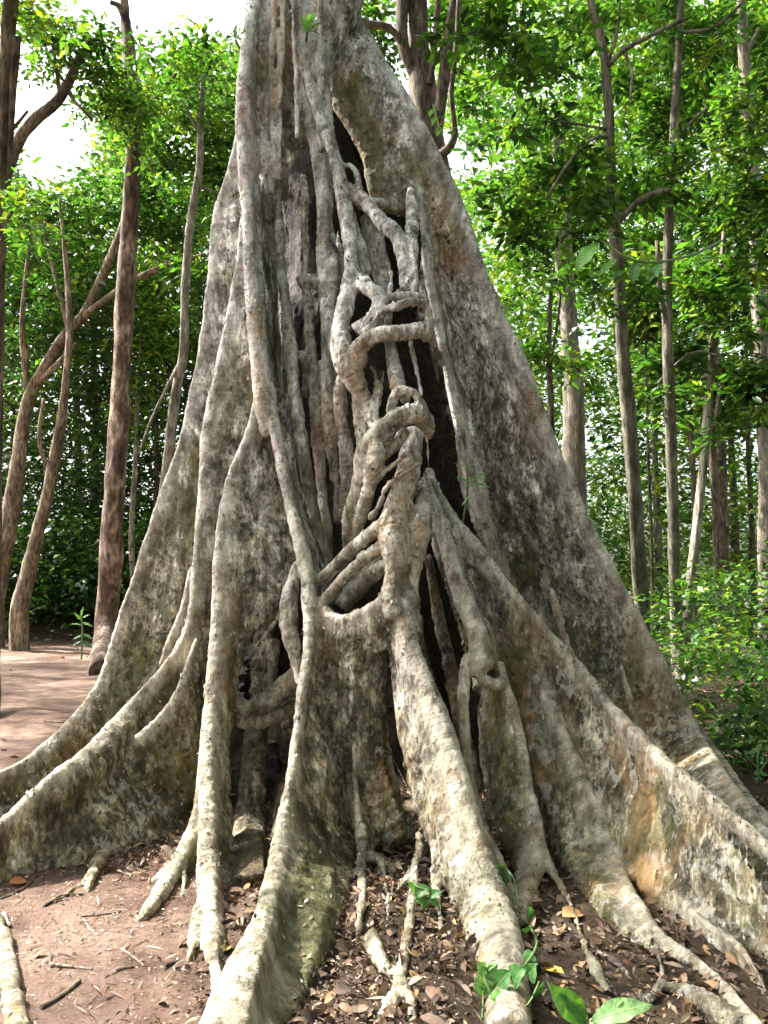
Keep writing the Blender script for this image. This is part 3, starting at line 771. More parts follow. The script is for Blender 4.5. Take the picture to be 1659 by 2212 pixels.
# thin hanging roots in the middle
add_tube('aerial_root', [(785, 1780, 4.0, 12), (782, 1830, 3.92, 13), (780, 1880, 3.88, 13), (783, 1930, 3.84, 10), (776, 1990, 3.78, 8), (772, 2040, None, 7)])
add_tube('aerial_root', [(800, 1850, 4.0, 14), (820, 1858, 3.95, 10), (830, 1890, 3.92, 6), (838, 1950, 3.85, 5), (840, 1985, None, 5)])
add_tube('aerial_root', [(825, 1860, 4.0, 10), (850, 1880, 3.95, 7), (865, 1925, 3.9, 5)])
add_tube('aerial_root', [(908, 1800, 4.0, 12), (904, 1845, 3.85, 10), (880, 1895, 3.75, 8), (845, 1940, 3.7, 6), (805, 1982, None, 4)])
add_tube('aerial_root', [(898, 1870, 3.75, 10), (893, 1930, 3.6, 13), (886, 1990, 3.5, 13), (876, 2050, 3.38, 13), (866, 2110, 3.25, 14), (848, 2160, 3.14, 16), (800, 2230, 2.95, 16)])
add_tube('aerial_root', [(862, 2110, 3.22, 12), (888, 2165, 3.1, 12), (895, 2240, 2.92, 12)])
add_tube('aerial_root', [(880, 1740, 4.1, 14), (905, 1745, 3.98, 12), (930, 1770, 3.9, 10)])
add_tube('aerial_root', [(850, 1640, 4.35, 4), (880, 1700, 4.2, 4), (915, 1750, 4.0, 5)])
add_tube('side_root', [(940, 1830, 3.75, 8), (940, 1900, 3.68, 10), (948, 1960, 3.6, 9), (955, 2020, None, 8)])
add_tube('side_root', [(800, 2030, 3.62, 20), (830, 2090, 3.45, 18), (850, 2130, 3.3, 12)], lump=.25, stri=.2)
# feet on the left
add_tube('side_root', [(243, 1750, 4.75, 10), (246, 1785, 4.62, 13), (232, 1830, 4.5, 13), (208, 1870, 4.4, 12), (192, 1912, 4.25, 12), (188, 1945, 4.15, 8)])
add_tube('side_root', [(205, 1875, 4.38, 6), (170, 1910, 4.3, 5), (140, 1935, None, 4)])
add_tube('side_root', [(80, 1760, 4.55, 10), (72, 1800, 4.45, 8), (72, 1860, 4.32, 8), (62, 1910, 4.2, 7)])
add_tube('side_root', [(-60, 1930, 3.95, 12), (0, 1995, 3.6, 16), (12, 2070, 3.35, 20), (22, 2140, 3.15, 21), (40, 2240, 2.85, 22)])
# red hanging strand and its fuzzy twin
add_tube('aerial_root', [(885, 735, 4.95, 4), (900, 800, 4.85, 4), (915, 880, 4.75, 4), (922, 950, 4.7, 4), (928, 1030, 4.75, 4)], ridge=1)
add_tube('aerial_root', [(925, 715, 4.85, 4), (940, 750, 5.0, 4), (955, 785, 5.2, 4)])

for rows_ in ([(1290, 1560, 4.62, 4), (1330, 1680, 4.42, 6), (1385, 1800, 4.2, 7), (1450, 1900, 4.0, 6)],
              [(1400, 1640, 4.35, 3), (1450, 1760, 4.18, 5), (1520, 1880, 3.95, 6), (1590, 1960, 3.78, 5)],
              [(1180, 1500, 4.75, 4), (1215, 1620, 4.52, 6), (1262, 1750, 4.28, 6), (1320, 1850, 4.08, 6)]):
    add_tube('side_root', rows_, lump=.15)
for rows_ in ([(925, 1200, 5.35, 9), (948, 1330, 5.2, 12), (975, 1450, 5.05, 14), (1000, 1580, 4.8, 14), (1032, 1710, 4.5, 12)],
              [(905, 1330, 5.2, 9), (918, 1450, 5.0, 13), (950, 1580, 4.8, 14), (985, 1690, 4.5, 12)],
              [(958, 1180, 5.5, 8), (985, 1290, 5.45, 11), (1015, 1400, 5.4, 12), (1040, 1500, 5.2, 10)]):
    add_tube('hollow_root', rows_, ridge=-.2, stri=.12)  # negative ridge paints slight cleft shade into these roots
for x0_, x1_, y1_, r_ in ((592, 588, 420, 7), (612, 603, 390, 6), (700, 690, 330, 7), (632, 640, 300, 5)):
    add_tube('aerial_root', [(x0_ + (x1_ - x0_) * t_ + RNG.normal(0, 2.5), -120 + (y1_ + 120) * t_, 6.02 - .30 * t_, r_ * RNG.uniform(.8, 1.25)) for t_ in np.linspace(0, 1, 7)], stri=.15, lump=.15)
# ---- merge all roots, remesh so that the joints flow, then split back into parts
VOX = 0.013
allV, allF, allVL, allT, allR, allId = [], [], [], [], [], []
off = 0
for k, (nm, V, F, vl, T, rg) in enumerate(PARTS):
    allV.append(V); allF.append(F + off); allVL.append(vl); allT.append(T); allR.append(rg)
    allId.append(np.full(len(V), k)); off += len(V)
allV = np.vstack(allV); allF = np.vstack(allF); allVL = np.concatenate(allVL)
allT = np.vstack(allT); allR = np.concatenate(allR); allId = np.concatenate(allId)
tmp = mk('tmp', allV, allF)
md = tmp.modifiers.new('r', 'REMESH')
md.mode = 'VOXEL'
md.voxel_size = VOX
md.adaptivity = 0
dg = bpy.context.evaluated_depsgraph_get()
ev = tmp.evaluated_get(dg)
em = ev.to_mesh()
nv = len(em.vertices)
V = np.empty(nv * 3, np.float32); em.vertices.foreach_get('co', V); V = V.reshape(-1, 3).astype(float)
nf = len(em.polygons)
F = np.empty(nf * 4, np.int32); em.loops.foreach_get('vertex_index', F); F = F.reshape(-1, 4)
ne = len(em.edges)
E = np.empty(ne * 2, np.int32); em.edges.foreach_get('vertices', E); E = E.reshape(-1, 2)
ev.to_mesh_clear()
bpy.data.objects.remove(tmp)
print('fig verts', nv, 'faces', nf)


def smooth(V, it, f):
    deg = np.bincount(E.ravel(), minlength=len(V)).astype(float)[:, None]
    for _ in range(it):
        S = np.zeros_like(V)
        for c in range(3):
            S[:, c] = np.bincount(E[:, 0], V[E[:, 1], c], len(V)) + np.bincount(E[:, 1], V[E[:, 0], c], len(V))
        V = V + f * (S / deg - V)
    return V


def vnormals(V):
    fn = np.cross(V[F[:, 2]] - V[F[:, 0]], V[F[:, 3]] - V[F[:, 1]])
    N = np.zeros_like(V)
    for c in range(3):
        for q in range(4):
            N[:, c] += np.bincount(F[:, q], fn[:, c], len(V))
    return nrm(N)


V = smooth(V, 3, .55)
kd = kdtree.KDTree(len(allV))
for k, p in enumerate(allV):
    kd.insert(p, k)
kd.balance()
idx = np.fromiter((kd.find(p)[1] for p in V), np.int64, nv)
pid = allId[idx]
vlen = allVL[idx] + ((V - allV[idx]) * allT[idx]).sum(1)
rg = allR[idx]
T = allT[idx]
# noise along the grain: compress coordinates along tangent
Tm = np.stack([smooth(T, 4, .6)], 0)[0]
Tm = nrm(Tm)
N = vnormals(V)
al = (V * Tm).sum(1, keepdims=True) * Tm
q = V - al * 0.75
disp = 0.010 * fbm(q * 9, 3) * (1 - .6 * np.maximum(rg, 0)) + 0.012 * fbm(V * 2.6 + 9, 2) + 0.003 * fbm(V * 26, 3)
cr = fbm(q * 16 + 31, 2)
disp -= 0.010 * sstep(.35, .75, cr) * (1 - .8 * np.maximum(rg, 0))
V = V + N * disp[:, None]
N = vnormals(V)
rg = smooth(np.repeat(rg[:, None], 3, 1), 3, .6)[:, 0]

# stray islands of a part go to the part they grow on
lab = np.arange(nv)
same = pid[E[:, 0]] == pid[E[:, 1]]
Es = E[same]
for _ in range(200):
    l0 = lab.copy()
    mn = np.minimum(lab[Es[:, 0]], lab[Es[:, 1]])
    np.minimum.at(lab, Es[:, 0], mn)
    np.minimum.at(lab, Es[:, 1], mn)
    lab = lab[lab]
    if (lab == l0).all():
        break
cl, cnt = np.unique(lab, return_counts=True)
size = dict(zip(cl.tolist(), cnt.tolist()))
big = {}
for c_, n_ in size.items():
    k_ = int(pid[c_])
    if n_ > big.get(k_, (0, 0))[0]:
        big[k_] = (n_, c_)
isl = np.array([lab_ != big[int(k_)][1] for lab_, k_ in zip(lab.tolist(), pid.tolist())])
for _ in range(60):
    e = E[isl[E[:, 0]] != isl[E[:, 1]]]
    if len(e) == 0:
        break
    a_ = np.where(isl[e[:, 0]], e[:, 0], e[:, 1])
    b_ = np.where(isl[e[:, 0]], e[:, 1], e[:, 0])
    pid[a_] = pid[b_]
    isl[a_] = False
fid = pid[F[:, 0]]
for k in range(len(PARTS)):
    fk = F[fid == k]
    if len(fk) < 20:
        continue
    used, inv = np.unique(fk.ravel(), return_inverse=True)
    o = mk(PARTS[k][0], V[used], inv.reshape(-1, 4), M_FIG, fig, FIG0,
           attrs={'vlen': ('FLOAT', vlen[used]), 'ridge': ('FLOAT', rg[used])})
    o.data.normals_split_custom_set_from_vertices([tuple(x) for x in N[used].tolist()])

# ------------------------------------------------------------------ leaves
DK, MD, BR, YL = (.022, .055, .014), (.050, .120, .022), (.10, .22, .028), (.21, .27, .03)


def palette(n, w, sat=1.0, rng=RNG):
    C = np.array([DK, MD, BR, YL])
    w = np.array(w, float); w /= w.sum()
    k = rng.choice(4, n, p=w)
    c = C[k] * rng.uniform(.75, 1.3, (n, 1)) * rng.uniform(.88, 1.12, (n, 3))
    return c


def leaf_geo(base, d, nn, L, Wd, full=False, curl=0.15):
    """arrays of leaves; base (n,3), d,nn unit, L,Wd (n,)"""
    n = len(base)
    L = np.asarray(L)[:, None]; Wd = np.asarray(Wd)[:, None]
    s = nrm(np.cross(d, nn)); nn = np.cross(s, d)
    if not full:
        mid = base + d * L * .45 - nn * L * curl * .2
        V = np.stack([base, mid + s * Wd * .5 + nn * Wd * .12, base + d * L - nn * L * curl, mid - s * Wd * .5 + nn * Wd * .12], 1)
        F = (np.arange(n)[:, None, None] * 4 + np.array([[0, 1, 2, 3]])[None]).reshape(-1, 4)
        return V.reshape(-1, 3), F, 4
    def at(t, w, up):
        c = base + d * L * t - nn * L * curl * t * t
        return c + s * Wd * w + nn * Wd * up
    V = np.stack([at(0, 0, 0), at(.28, .42, .10), at(.28, 0, 0), at(.28, -.42, .10),
                  at(.62, .46, .10), at(.62, 0, 0), at(.62, -.46, .10), at(1, 0, 0),
                  at(.85, .24, .06), at(.85, -.24, .06)], 1)
    q = np.array([[0, 1, 4, 2], [0, 2, 5, 3], [2, 4, 5, 5], [3, 5, 6, 6], [5, 4, 8, 7], [5, 7, 9, 6]])
    q = np.array([[0, 2, 1, 1], [0, 3, 2, 2], [2, 5, 4, 1], [3, 6, 5, 2], [5, 7, 8, 4], [6, 9, 7, 5]])
    F = []
    base_i = np.arange(n)[:, None] * 10
    quads = np.array([[2, 5, 4, 1], [3, 6, 5, 2], [5, 7, 8, 4], [6, 9, 7, 5], [0, 2, 1, 0], [0, 3, 2, 0]])
    return V.reshape(-1, 3), (base_i[:, :, None] + quads[None]).reshape(-1, 4), 10


def leaf_mesh(name, base, d, nn, L, Wd, col, mat, parent=None, origin=None, full=False, curl=.15):
    if not full:
        V, F, k = leaf_geo(base, d, nn, L, Wd, False, curl)
        c4 = np.concatenate([np.repeat(col, k, 0), np.ones((len(V), 1))], 1)
        return mk(name, V, F, mat, parent, origin, smooth=False, attrs={'lc': ('FLOAT_COLOR', c4)})
    V, F, k = leaf_geo(base, d, nn, L, Wd, True, curl)
    # triangles where a quad repeats a corner
    tri = np.vstack([np.stack([F[:, 0], F[:, 1], F[:, 2]], 1), np.stack([F[:, 0], F[:, 2], F[:, 3]], 1)[F[:, 0] != F[:, 3]]])
    c4 = np.concatenate([np.repeat(col, k, 0), np.ones((len(V), 1))], 1)
    return mk(name, V, tri, mat, parent, origin, smooth=True, attrs={'lc': ('FLOAT_COLOR', c4)})


def whorls(cent, k, spread, L, rng, tilt=(.1, .9), flat=.6):
    """leaves round twig tips. cent (n,3)"""
    n = len(cent)
    c = np.repeat(cent, k, 0)
    m = n * k
    az = rng.uniform(0, 2 * np.pi, m)
    el = rng.uniform(-.7, .45, m)
    d = np.stack([np.cos(az) * np.cos(el), np.sin(az) * np.cos(el), np.sin(el)], 1)
    base = c + d * spread * rng.uniform(.05, 1.0, (m, 1)) + rng.normal(0, spread * .35, (m, 3))
    nn = nrm(np.stack([rng.normal(0, flat, m), rng.normal(0, flat, m), np.ones(m)], 1))
    Ls = L * rng.uniform(.6, 1.25, m)
    return base, nrm(d + rng.normal(0, .2, (m, 3))), nn, Ls


def blob_points(bl, thr=-.15, rng=RNG):
    """bl rows (px,py,d,rx,ry,nclusters): twig positions in loose sprays"""
    out = []
    for (px, py, d, rx, ry, n) in bl:
        s = d / FPX
        c = P(px, py, d)
        R3 = np.array([rx * s, (rx + ry) * .5 * s * .8, ry * s])
        ns = max(5, n // 9)
        sub = c + nrm(rng.normal(0, 1, (ns, 3))) * rng.uniform(0, 1, (ns, 1)) ** .4 * R3 * 1.15
        dirs = nrm(np.stack([rng.normal(0, 1, ns), rng.normal(0, 1, ns), rng.normal(-.1, .25, ns)], 1))
        w = rng.uniform(.4, 1.6, ns)
        k = rng.choice(ns, n, p=w / w.sum())
        ln = R3.mean() * .42
        p = sub[k] + dirs[k] * rng.uniform(-1, 1, (n, 1)) * ln + rng.normal(0, 1, (n, 3)) * np.array([.20, .20, .10]) * ln
        out.append(p)
    return np.vstack(out)


def make_tree(name, label, cat, trunk, branches, blobs, mat, leafL, per, pal, group=None, full=False, spread=None, asp=.42, leafm=None, thr=-.15, lump=.10, stri=.12):
    t0 = trunk[0]
    pw = P(*t0[:3])
    gz = ground_h(pw[0], pw[1])[0] - .12
    if pw[2] > gz:                       # carry the foot down to the soil
        for yy in range(int(t0[1]), 2400, 4):
            if P(t0[0], yy, t0[2])[2] < gz:
                break
        trunk = [(t0[0] - (trunk[1][0] - t0[0]) * .1, yy, t0[2], t0[3] * 1.12)] + (trunk[1:] if yy - t0[1] < 60 else trunk)
    base = P(*trunk[0][:3])
    e = empty(name, base)
    tag(e, label, cat, group)
    V, F, vl, T_ = px_tube(trunk, m=14, step=.12 if trunk[0][2] and trunk[0][2] > 6 else .06, lump=lump, stri=stri, seed=base[0] * 7)
    mk('trunk', V, F, mat, e, base)
    for br in branches:
        V, F, vl, T_ = px_tube(br, m=8, step=.10, lump=.15, stri=.1, seed=br[0][0])
        mk('branch', V, F, mat, e, base)
    if blobs:
        c = blob_points(blobs, thr=thr)
        b, d, nn, L = whorls(c, per, spread or leafL * 1.6, leafL, RNG)
        col = palette(len(c), pal)
        col = np.repeat(col, per, 0) * RNG.uniform(.8, 1.25, (len(b), 1))
        leaf_mesh('crown', b, d, nn, L, L * asp, col, leafm or M_LEAF, e, base, full=full)
    return e

# moss tufts and loose bark flakes growing on the fig
cs = np.arange(0, nv, 3)
vp = V[cs]
rel = vp - CAM
dd = rel @ FWD
ok = (N[cs] * nrm(-rel)).sum(1) > .05
msk = fbm(vp * 1.7 + 40, 3) + .35 * N[cs][:, 2] + .15 * sstep(3.0, 5.0, vp[:, 2])
wm = ok & (msk > .52) & (rg[cs] > -.2)
pick = cs[wm][RNG.uniform(0, 1, wm.sum()) < .28]
m = len(pick)
nb = N[pick]
dv = nrm(nb * .8 + RNG.normal(0, .55, (m, 3)) + np.array([0, 0, -.2]))
col = np.array([(.045, .065, .015), (.09, .12, .025), (.14, .15, .045), (.05, .045, .02)])[RNG.integers(0, 4, m)] * RNG.uniform(.7, 1.3, (m, 1))
L = RNG.uniform(.008, .022, m)
print('moss', m)
mo_ = leaf_mesh('moss', V[pick] - nb * .002, dv, nrm(np.cross(dv, RNG.normal(0, 1, (m, 3)))), L, L * .45, col, M_DEAD, fig, FIG0)
mo_['kind'] = 'stuff'
wf = ok & (fbm(vp * 2.3 + 11, 3) > .15) & (rg[cs] > -.2)
pick = cs[wf][RNG.uniform(0, 1, wf.sum()) < .07]
m = len(pick)
nb = N[pick]
dv = nrm(RNG.normal(0, .4, (m, 3)) + np.array([0, 0, 1.0]))
dv = nrm(dv - nb * (dv * nb).sum(1, keepdims=True) + nb * .12)
col = np.array([(.42, .40, .34), (.10, .085, .06), (.22, .18, .12), (.55, .54, .48)])[RNG.integers(0, 4, m)] * RNG.uniform(.7, 1.2, (m, 1))
L = RNG.uniform(.010, .035, m)
fk_ = leaf_mesh('bark_flakes', V[pick] + nb * .002, dv, nb, L, L * .55, col, M_DEAD, fig, FIG0, curl=-.1)
fk_['kind'] = 'stuff'

# ---- left side trees
make_tree('red_barked_tree', 'tall straight tree with peeling red-brown bark standing at the edge of the dirt path', 'tree',
          [(224, 1410, 14, 27), (230, 1350, 14, 25), (240, 1200, 14, 24), (252, 1000, 14, 22), (262, 800, 14.1, 20), (272, 600, 14.2, 18), (285, 400, 14.3, 16), (289, 280, 14.3, 16), (280, 130, 14.3, 14), (268, 10, 14.3, 10), (262, -150, 14.3, 8)],
          [[(275, 60, 14.3, 8), (258, 15, 14.2, 6), (238, 5, 14.1, 5)], [(289, 280, 14.3, 8), (330, 220, 14.3, 5), (380, 160, 14.4, 3)], [(283, 180, 14.3, 6), (230, 120, 14, 4), (190, 90, 14, 3)]],
          [(285, 240, 13.6, 70, 120, 130), (215, 150, 13, 60, 40, 26), (370, 190, 15, 80, 80, 80)], M_RED, .15, 9, (1, 5, 5, 2))
make_tree('forest_tree', 'dark slender tree cut by the left edge of the photo with sunlit yellow-green leaves', 'tree',
          [(-14, 1380, 9.5, 15), (-10, 1000, 9.4, 14), (-4, 700, 9.3, 13), (4, 400, 9.2, 13), (12, 150, 9.1, 14), (28, -60, 9, 15)],
          [[(2, 560, 9.3, 5), (16, 400, 9.2, 6), (26, 250, 9.1, 7), (36, 80, 9, 9)], [(10, 300, 9.2, 5), (60, 240, 9, 3)], [(0, 500, 9.3, 4), (40, 440, 9, 3), (70, 430, 8.9, 2)]],
          [(30, 415, 8.6, 55, 22, 20), (40, 490, 8.6, 45, 14, 10), (90, 50, 9.4, 85, 50, 34), (40, 10, 9.4, 50, 40, 16)], M_DRK, .17, 6, (1, 3, 3, 4), full=True, asp=.36)
make_tree('forest_tree', 'leaning tree arching to the right behind the path with a long bare curved bough', 'tree',
          [(-10, 1290, 18, 20), (20, 1130, 18, 17), (40, 1000, 18, 14), (60, 870, 18, 13), (95, 800, 18, 12), (140, 730, 18, 11), (180, 680, 18, 10), (215, 610, 18, 10), (250, 530, 18, 8), (290, 420, 18, 6)],
          [[(170, 690, 18, 7), (230, 645, 17.8, 7), (300, 600, 17.6, 7), (370, 570, 17.6, 6), (445, 550, 17.6, 4)], [(150, 720, 18, 6), (110, 560, 18, 4), (90, 470, 18, 3)], [(60, 850, 18, 8), (48, 700, 18, 6), (60, 560, 18, 4), (70, 480, 18, 2)], [(80, 830, 18, 7), (130, 780, 17.8, 6), (165, 740, 17.8, 4)]],
          [(120, 480, 19.8, 120, 90, 200), (300, 440, 19.5, 110, 80, 200), (60, 600, 20, 100, 70, 120), (410, 480, 19, 60, 60, 80)], M_BRN, .24, 9, (3, 5, 3, 1))
make_tree('forest_tree', 'moss-grey tree with a slanting trunk left of the red-barked tree, rooted on the leafy bank', 'tree',
          [(45, 1310, 17, 18), (75, 1180, 17, 14), (105, 1060, 17, 12), (125, 960, 17, 11), (140, 850, 17, 9), (150, 700, 17, 7), (142, 560, 17, 5), (128, 430, 17, 2)],
          [[(110, 1040, 17, 5), (85, 950, 17, 4), (95, 860, 17, 4)]],
          [(150, 580, 18.5, 80, 100, 160), (60, 760, 19, 80, 60, 80)], M_BRN, .22, 9, (4, 5, 2, 1))
make_tree('forest_tree', 'thin crooked grey trunk between the red-barked tree and the giant fig', 'tree',
          [(338, 1330, 16, 12), (345, 1150, 16, 11), (362, 1000, 16, 11), (378, 860, 16, 10), (396, 760, 16, 10), (400, 620, 16, 9), (412, 480, 16, 8), (430, 370, 16, 8), (433, 280, 16, 7), (440, 150, 16, 5)],
          [[(432, 290, 16, 5), (405, 240, 16, 4), (385, 215, 16, 3)], [(400, 760, 16, 4), (330, 900, 15.8, 3), (300, 980, 15.8, 2)], [(420, 400, 16, 4), (480, 420, 16, 3)]],
          [(420, 210, 16.6, 100, 100, 190), (350, 330, 17, 80, 60, 120), (480, 360, 17, 60, 90, 110), (430, 620, 17.5, 60, 80, 110)], M_GRY, .22, 9, (3, 6, 3, 1))
make_tree('forest_tree', 'slim pale pole of a sapling right beside the red-barked trunk', 'tree',
          [(287, 1270, 19, 6), (285, 1150, 19, 6), (292, 1000, 19, 5), (298, 850, 19, 5), (310, 700, 19, 4)], [],
          [(310, 720, 19, 60, 80, 130), (300, 880, 19, 50, 60, 80)], M_GRY, .22, 9, (3, 5, 3, 3))
make_tree('forest_tree', 'leafy tree high at the upper left with dark loose foliage against the white sky', 'tree',
          [(-120, 1400, 13, 20), (-60, 800, 13, 18), (20, 350, 13, 14), (130, 210, 13, 10), (165, 140, 13, 8), (200, 80, 13, 6)],
          [[(160, 160, 13, 5), (120, 100, 13, 3)], [(165, 150, 13, 5), (150, 200, 13, 4), (200, 260, 13, 3)], [(130, 210, 13, 5), (110, 60, 13, 3)]],
          [(150, 100, 13, 95, 60, 110), (210, 190, 13.4, 80, 50, 90), (100, 150, 13, 50, 30, 20)], M_DRK, .16, 8, (3, 5, 2, 1))
for k, (x, d, r, lab) in enumerate([(22, 24, 7, 'thin dark trunk standing far back at the left edge of the woods'),
                                    (200, 26, 8, 'thin straight trunk deep in the shade left of the red-barked tree'),
                                    (330, 22, 6, 'slight sapling rising in the shade left of the fig'),
                                    (160, 30, 9, 'far slender trunk glimpsed between the two leaning trees')]):
    make_tree('forest_tree', lab, 'tree', [(x, 1290, d, r), (x + 8, 1000, d, r * .9), (x + 3, 750, d, r * .8), (x + 20, 500, d, r * .6)], [],
              [(x + 10, 600 + 40 * k, d, 80, 110, 180)], M_DRK, .26, 9, (3, 5, 3, 2), group='thin trunks deep in the left woods')

# ---- big multi-stemmed tree behind the fig, upper centre
make_tree('forest_tree', 'broad dark forking tree behind the right shoulder of the fig', 'tree',
          [(985, 1300, 10.5, 40), (975, 800, 10.5, 36), (945, 420, 10.3, 32), (925, 300, 10.2, 32), (915, 200, 10.2, 30), (905, 90, 10.2, 22), (900, -80, 10.2, 18)],
          [[(935, 330, 10.2, 18), (950, 240, 10, 14), (965, 120, 9.9, 14), (985, 0, 9.8, 13), (1000, -80, 9.8, 12)],
           [(905, 180, 10.2, 14), (870, 90, 10.1, 12), (872, -40, 10.1, 13)],
           [(880, 110, 10.1, 8), (840, 60, 10, 8), (790, 50, 10, 8), (740, 20, 10, 8)],
           [(930, 180, 10, 8), (940, 90, 9.9, 7), (948, -30, 9.9, 7)],
           [(938, 345, 10, 12), (980, 300, 9.8, 8), (975, 200, 9.7, 5), (985, 100, 9.7, 5), (992, -10, 9.7, 5)],
           [(975, 150, 9.7, 7), (1010, 160, 9.7, 4)]],
          [(850, 40, 11.5, 60, 70, 70), (820, 130, 11.5, 40, 40, 24), (1010, 60, 11.5, 50, 90, 80), (1010, 200, 11.8, 40, 50, 30), (960, 40, 12, 60, 60, 60)], M_DRK, .15, 9, (3, 5, 3, 1))
# ---- right side saplings with large leaves
make_tree('broadleaf_sapling', 'young large-leaved tree just right of the fig, nearest of the right-hand trunks', 'tree',
          [(1395, 1640, 7.3, 17), (1390, 1400, 7.3, 16), (1378, 1200, 7.25, 16), (1362, 950, 7.2, 15), (1345, 760, 7.1, 14), (1338, 620, 7.05, 13), (1328, 500, 7, 14), (1322, 420, 7, 11), (1318, 300, 7, 10), (1312, 190, 7, 10), (1300, 90, 7, 8), (1278, 10, 7, 8), (1270, -80, 7, 7)],
          [[(1328, 490, 7, 7), (1370, 440, 6.9, 6), (1420, 415, 6.8, 6), (1450, 410, 6.7, 4)], [(1315, 295, 7, 5), (1280, 300, 6.8, 4), (1230, 350, 6.6, 4), (1180, 430, 6.4, 3)],
           [(1312, 280, 7, 4), (1260, 270, 6.8, 3), (1210, 262, 6.6, 3)], [(1308, 150, 7, 6), (1345, 110, 6.9, 6), (1400, 80, 6.8, 5), (1480, 40, 6.6, 4)],
           [(1312, 140, 7, 5), (1335, 60, 6.9, 3), (1340, -40, 6.9, 2)], [(1350, 115, 6.9, 4), (1365, 160, 6.8, 3), (1360, 220, 6.7, 2)]],
          [(1180, 110, 7.1, 190, 140, 120), (1150, 320, 7.3, 140, 130, 100), (1310, 60, 7.7, 190, 120, 90), (1240, 440, 6.9, 150, 110, 90), (1420, 150, 7.8, 150, 140, 90), (1110, 470, 6.8, 90, 70, 50), (1090, 60, 7.4, 110, 120, 90), (1330, 620, 6.9, 150, 60, 40), (1400, 420, 7.2, 100, 100, 60)],
          M_SAP, .125, 7, (2.5, 5, 4, .5), full=True, asp=.36, spread=.12)
make_tree('broadleaf_sapling', 'slender straight sapling with pale blotched bark, second trunk right of the fig', 'tree',
          [(1465, 1640, 7.8, 13), (1462, 1400, 7.8, 13), (1455, 1150, 7.7, 12), (1448, 900, 7.6, 12), (1442, 740, 7.5, 12), (1443, 550, 7.5, 10), (1450, 380, 7.4, 8), (1458, 250, 7.4, 8), (1466, 100, 7.3, 7), (1474, -60, 7.3, 6)],
          [[(1442, 720, 7.5, 6), (1425, 620, 7.4, 6), (1420, 520, 7.4, 5)], [(1466, 70, 7.3, 4), (1540, 60, 7.1, 3), (1600, 10, 7, 3)], [(1455, 300, 7.4, 4), (1530, 230, 7.2, 3)], [(1448, 800, 7.6, 4), (1500, 760, 7.4, 3), (1560, 770, 7.2, 2)]],
          [(1540, 90, 7.9, 170, 150, 120), (1600, 260, 8.0, 130, 140, 90), (1520, 420, 7.6, 130, 100, 70), (1450, 250, 8.0, 120, 130, 80), (1580, 560, 7.6, 120, 90, 80), (1600, 720, 7.6, 100, 90, 60), (1450, 880, 7.8, 130, 60, 40)],
          M_SAP, .125, 7, (2.5, 5, 3.5, .6), full=True, asp=.36, spread=.12)
make_tree('broadleaf_sapling', 'forked thin sapling further right, leaning right of the blotched trunk', 'tree',
          [(1475, 1470, 8.8, 10), (1488, 1300, 8.8, 10), (1505, 1150, 8.8, 10), (1520, 1000, 8.8, 9), (1532, 850, 8.8, 9), (1545, 740, 8.8, 8), (1552, 640, 8.8, 6), (1565, 500, 8.8, 5)],
          [[(1540, 760, 8.8, 5), (1556, 820, 8.7, 6), (1548, 900, 8.7, 5)], [(1545, 740, 8.8, 4), (1520, 660, 8.6, 3), (1500, 600, 8.4, 2)]],
          [(1560, 620, 8.6, 110, 80, 120), (1500, 760, 8.8, 60, 60, 50), (1600, 860, 8.6, 90, 90, 120), (1640, 480, 8.6, 70, 90, 90)], M_GRY, .15, 8, (4, 5, 2, 1), full=True, asp=.38, spread=.12)
make_tree('forest_tree', 'thick pale grey lichen-covered trunk standing back between the fig and the saplings', 'tree',
          [(1250, 1330, 15, 26), (1243, 1100, 15, 24), (1240, 950, 15, 24), (1234, 800, 15, 22), (1226, 680, 15, 20), (1220, 560, 15, 19), (1212, 400, 15, 16), (1205, 250, 15, 13)],
          [[(1220, 560, 15, 7), (1170, 480, 15, 5)]],
          [(1200, 500, 15.6, 110, 90, 180), (1240, 780, 14, 40, 30, 24), (1200, 380, 15.6, 120, 110, 200)], M_GRY, .2, 9, (2, 5, 4, 1.5))
make_tree('forest_tree', 'thin dark trunk seen against bright sky just off the fig\'s right flank', 'tree',
          [(1192, 1330, 13, 8), (1192, 1100, 13, 7), (1190, 900, 13, 7), (1186, 750, 13, 6), (1190, 620, 13, 4)], [[(1188, 800, 13, 3), (1205, 690, 13, 3), (1215, 600, 13, 2)]],
          [(1120, 620, 13, 60, 60, 60), (1160, 760, 13, 50, 60, 50), (1130, 520, 13, 70, 60, 80)], M_DRK, .16, 9, (1, 4, 5, 3))
make_tree('forest_tree', 'pale trunk high at the right edge of the photo behind the sapling leaves', 'tree',
          [(1660, 1370, 13, 18), (1650, 900, 13, 16), (1628, 420, 13, 14), (1614, 260, 13, 13), (1606, 120, 13, 11), (1600, 0, 13, 9)], [[(1606, 130, 13, 5), (1640, 60, 12.8, 3)]],
          [(1620, 100, 13.5, 80, 110, 180), (1560, 300, 13.5, 90, 110, 160)], M_GRY, .18, 9, (2, 5, 4, 2))
rl = ['dark pole-like trunk in the distance, left one of the pair at the lower right', 'dark pole-like trunk in the distance, right one of the pair at the lower right',
      'thin trunk right of the forked sapling at the far back', 'slim far trunk near the right edge above the sunlit shrubs',
      'slim trunk far behind the two nearest saplings', 'slim bent trunk behind the lower right shrubs', 'hair-thin sapling between the nearest two trunks on the right']
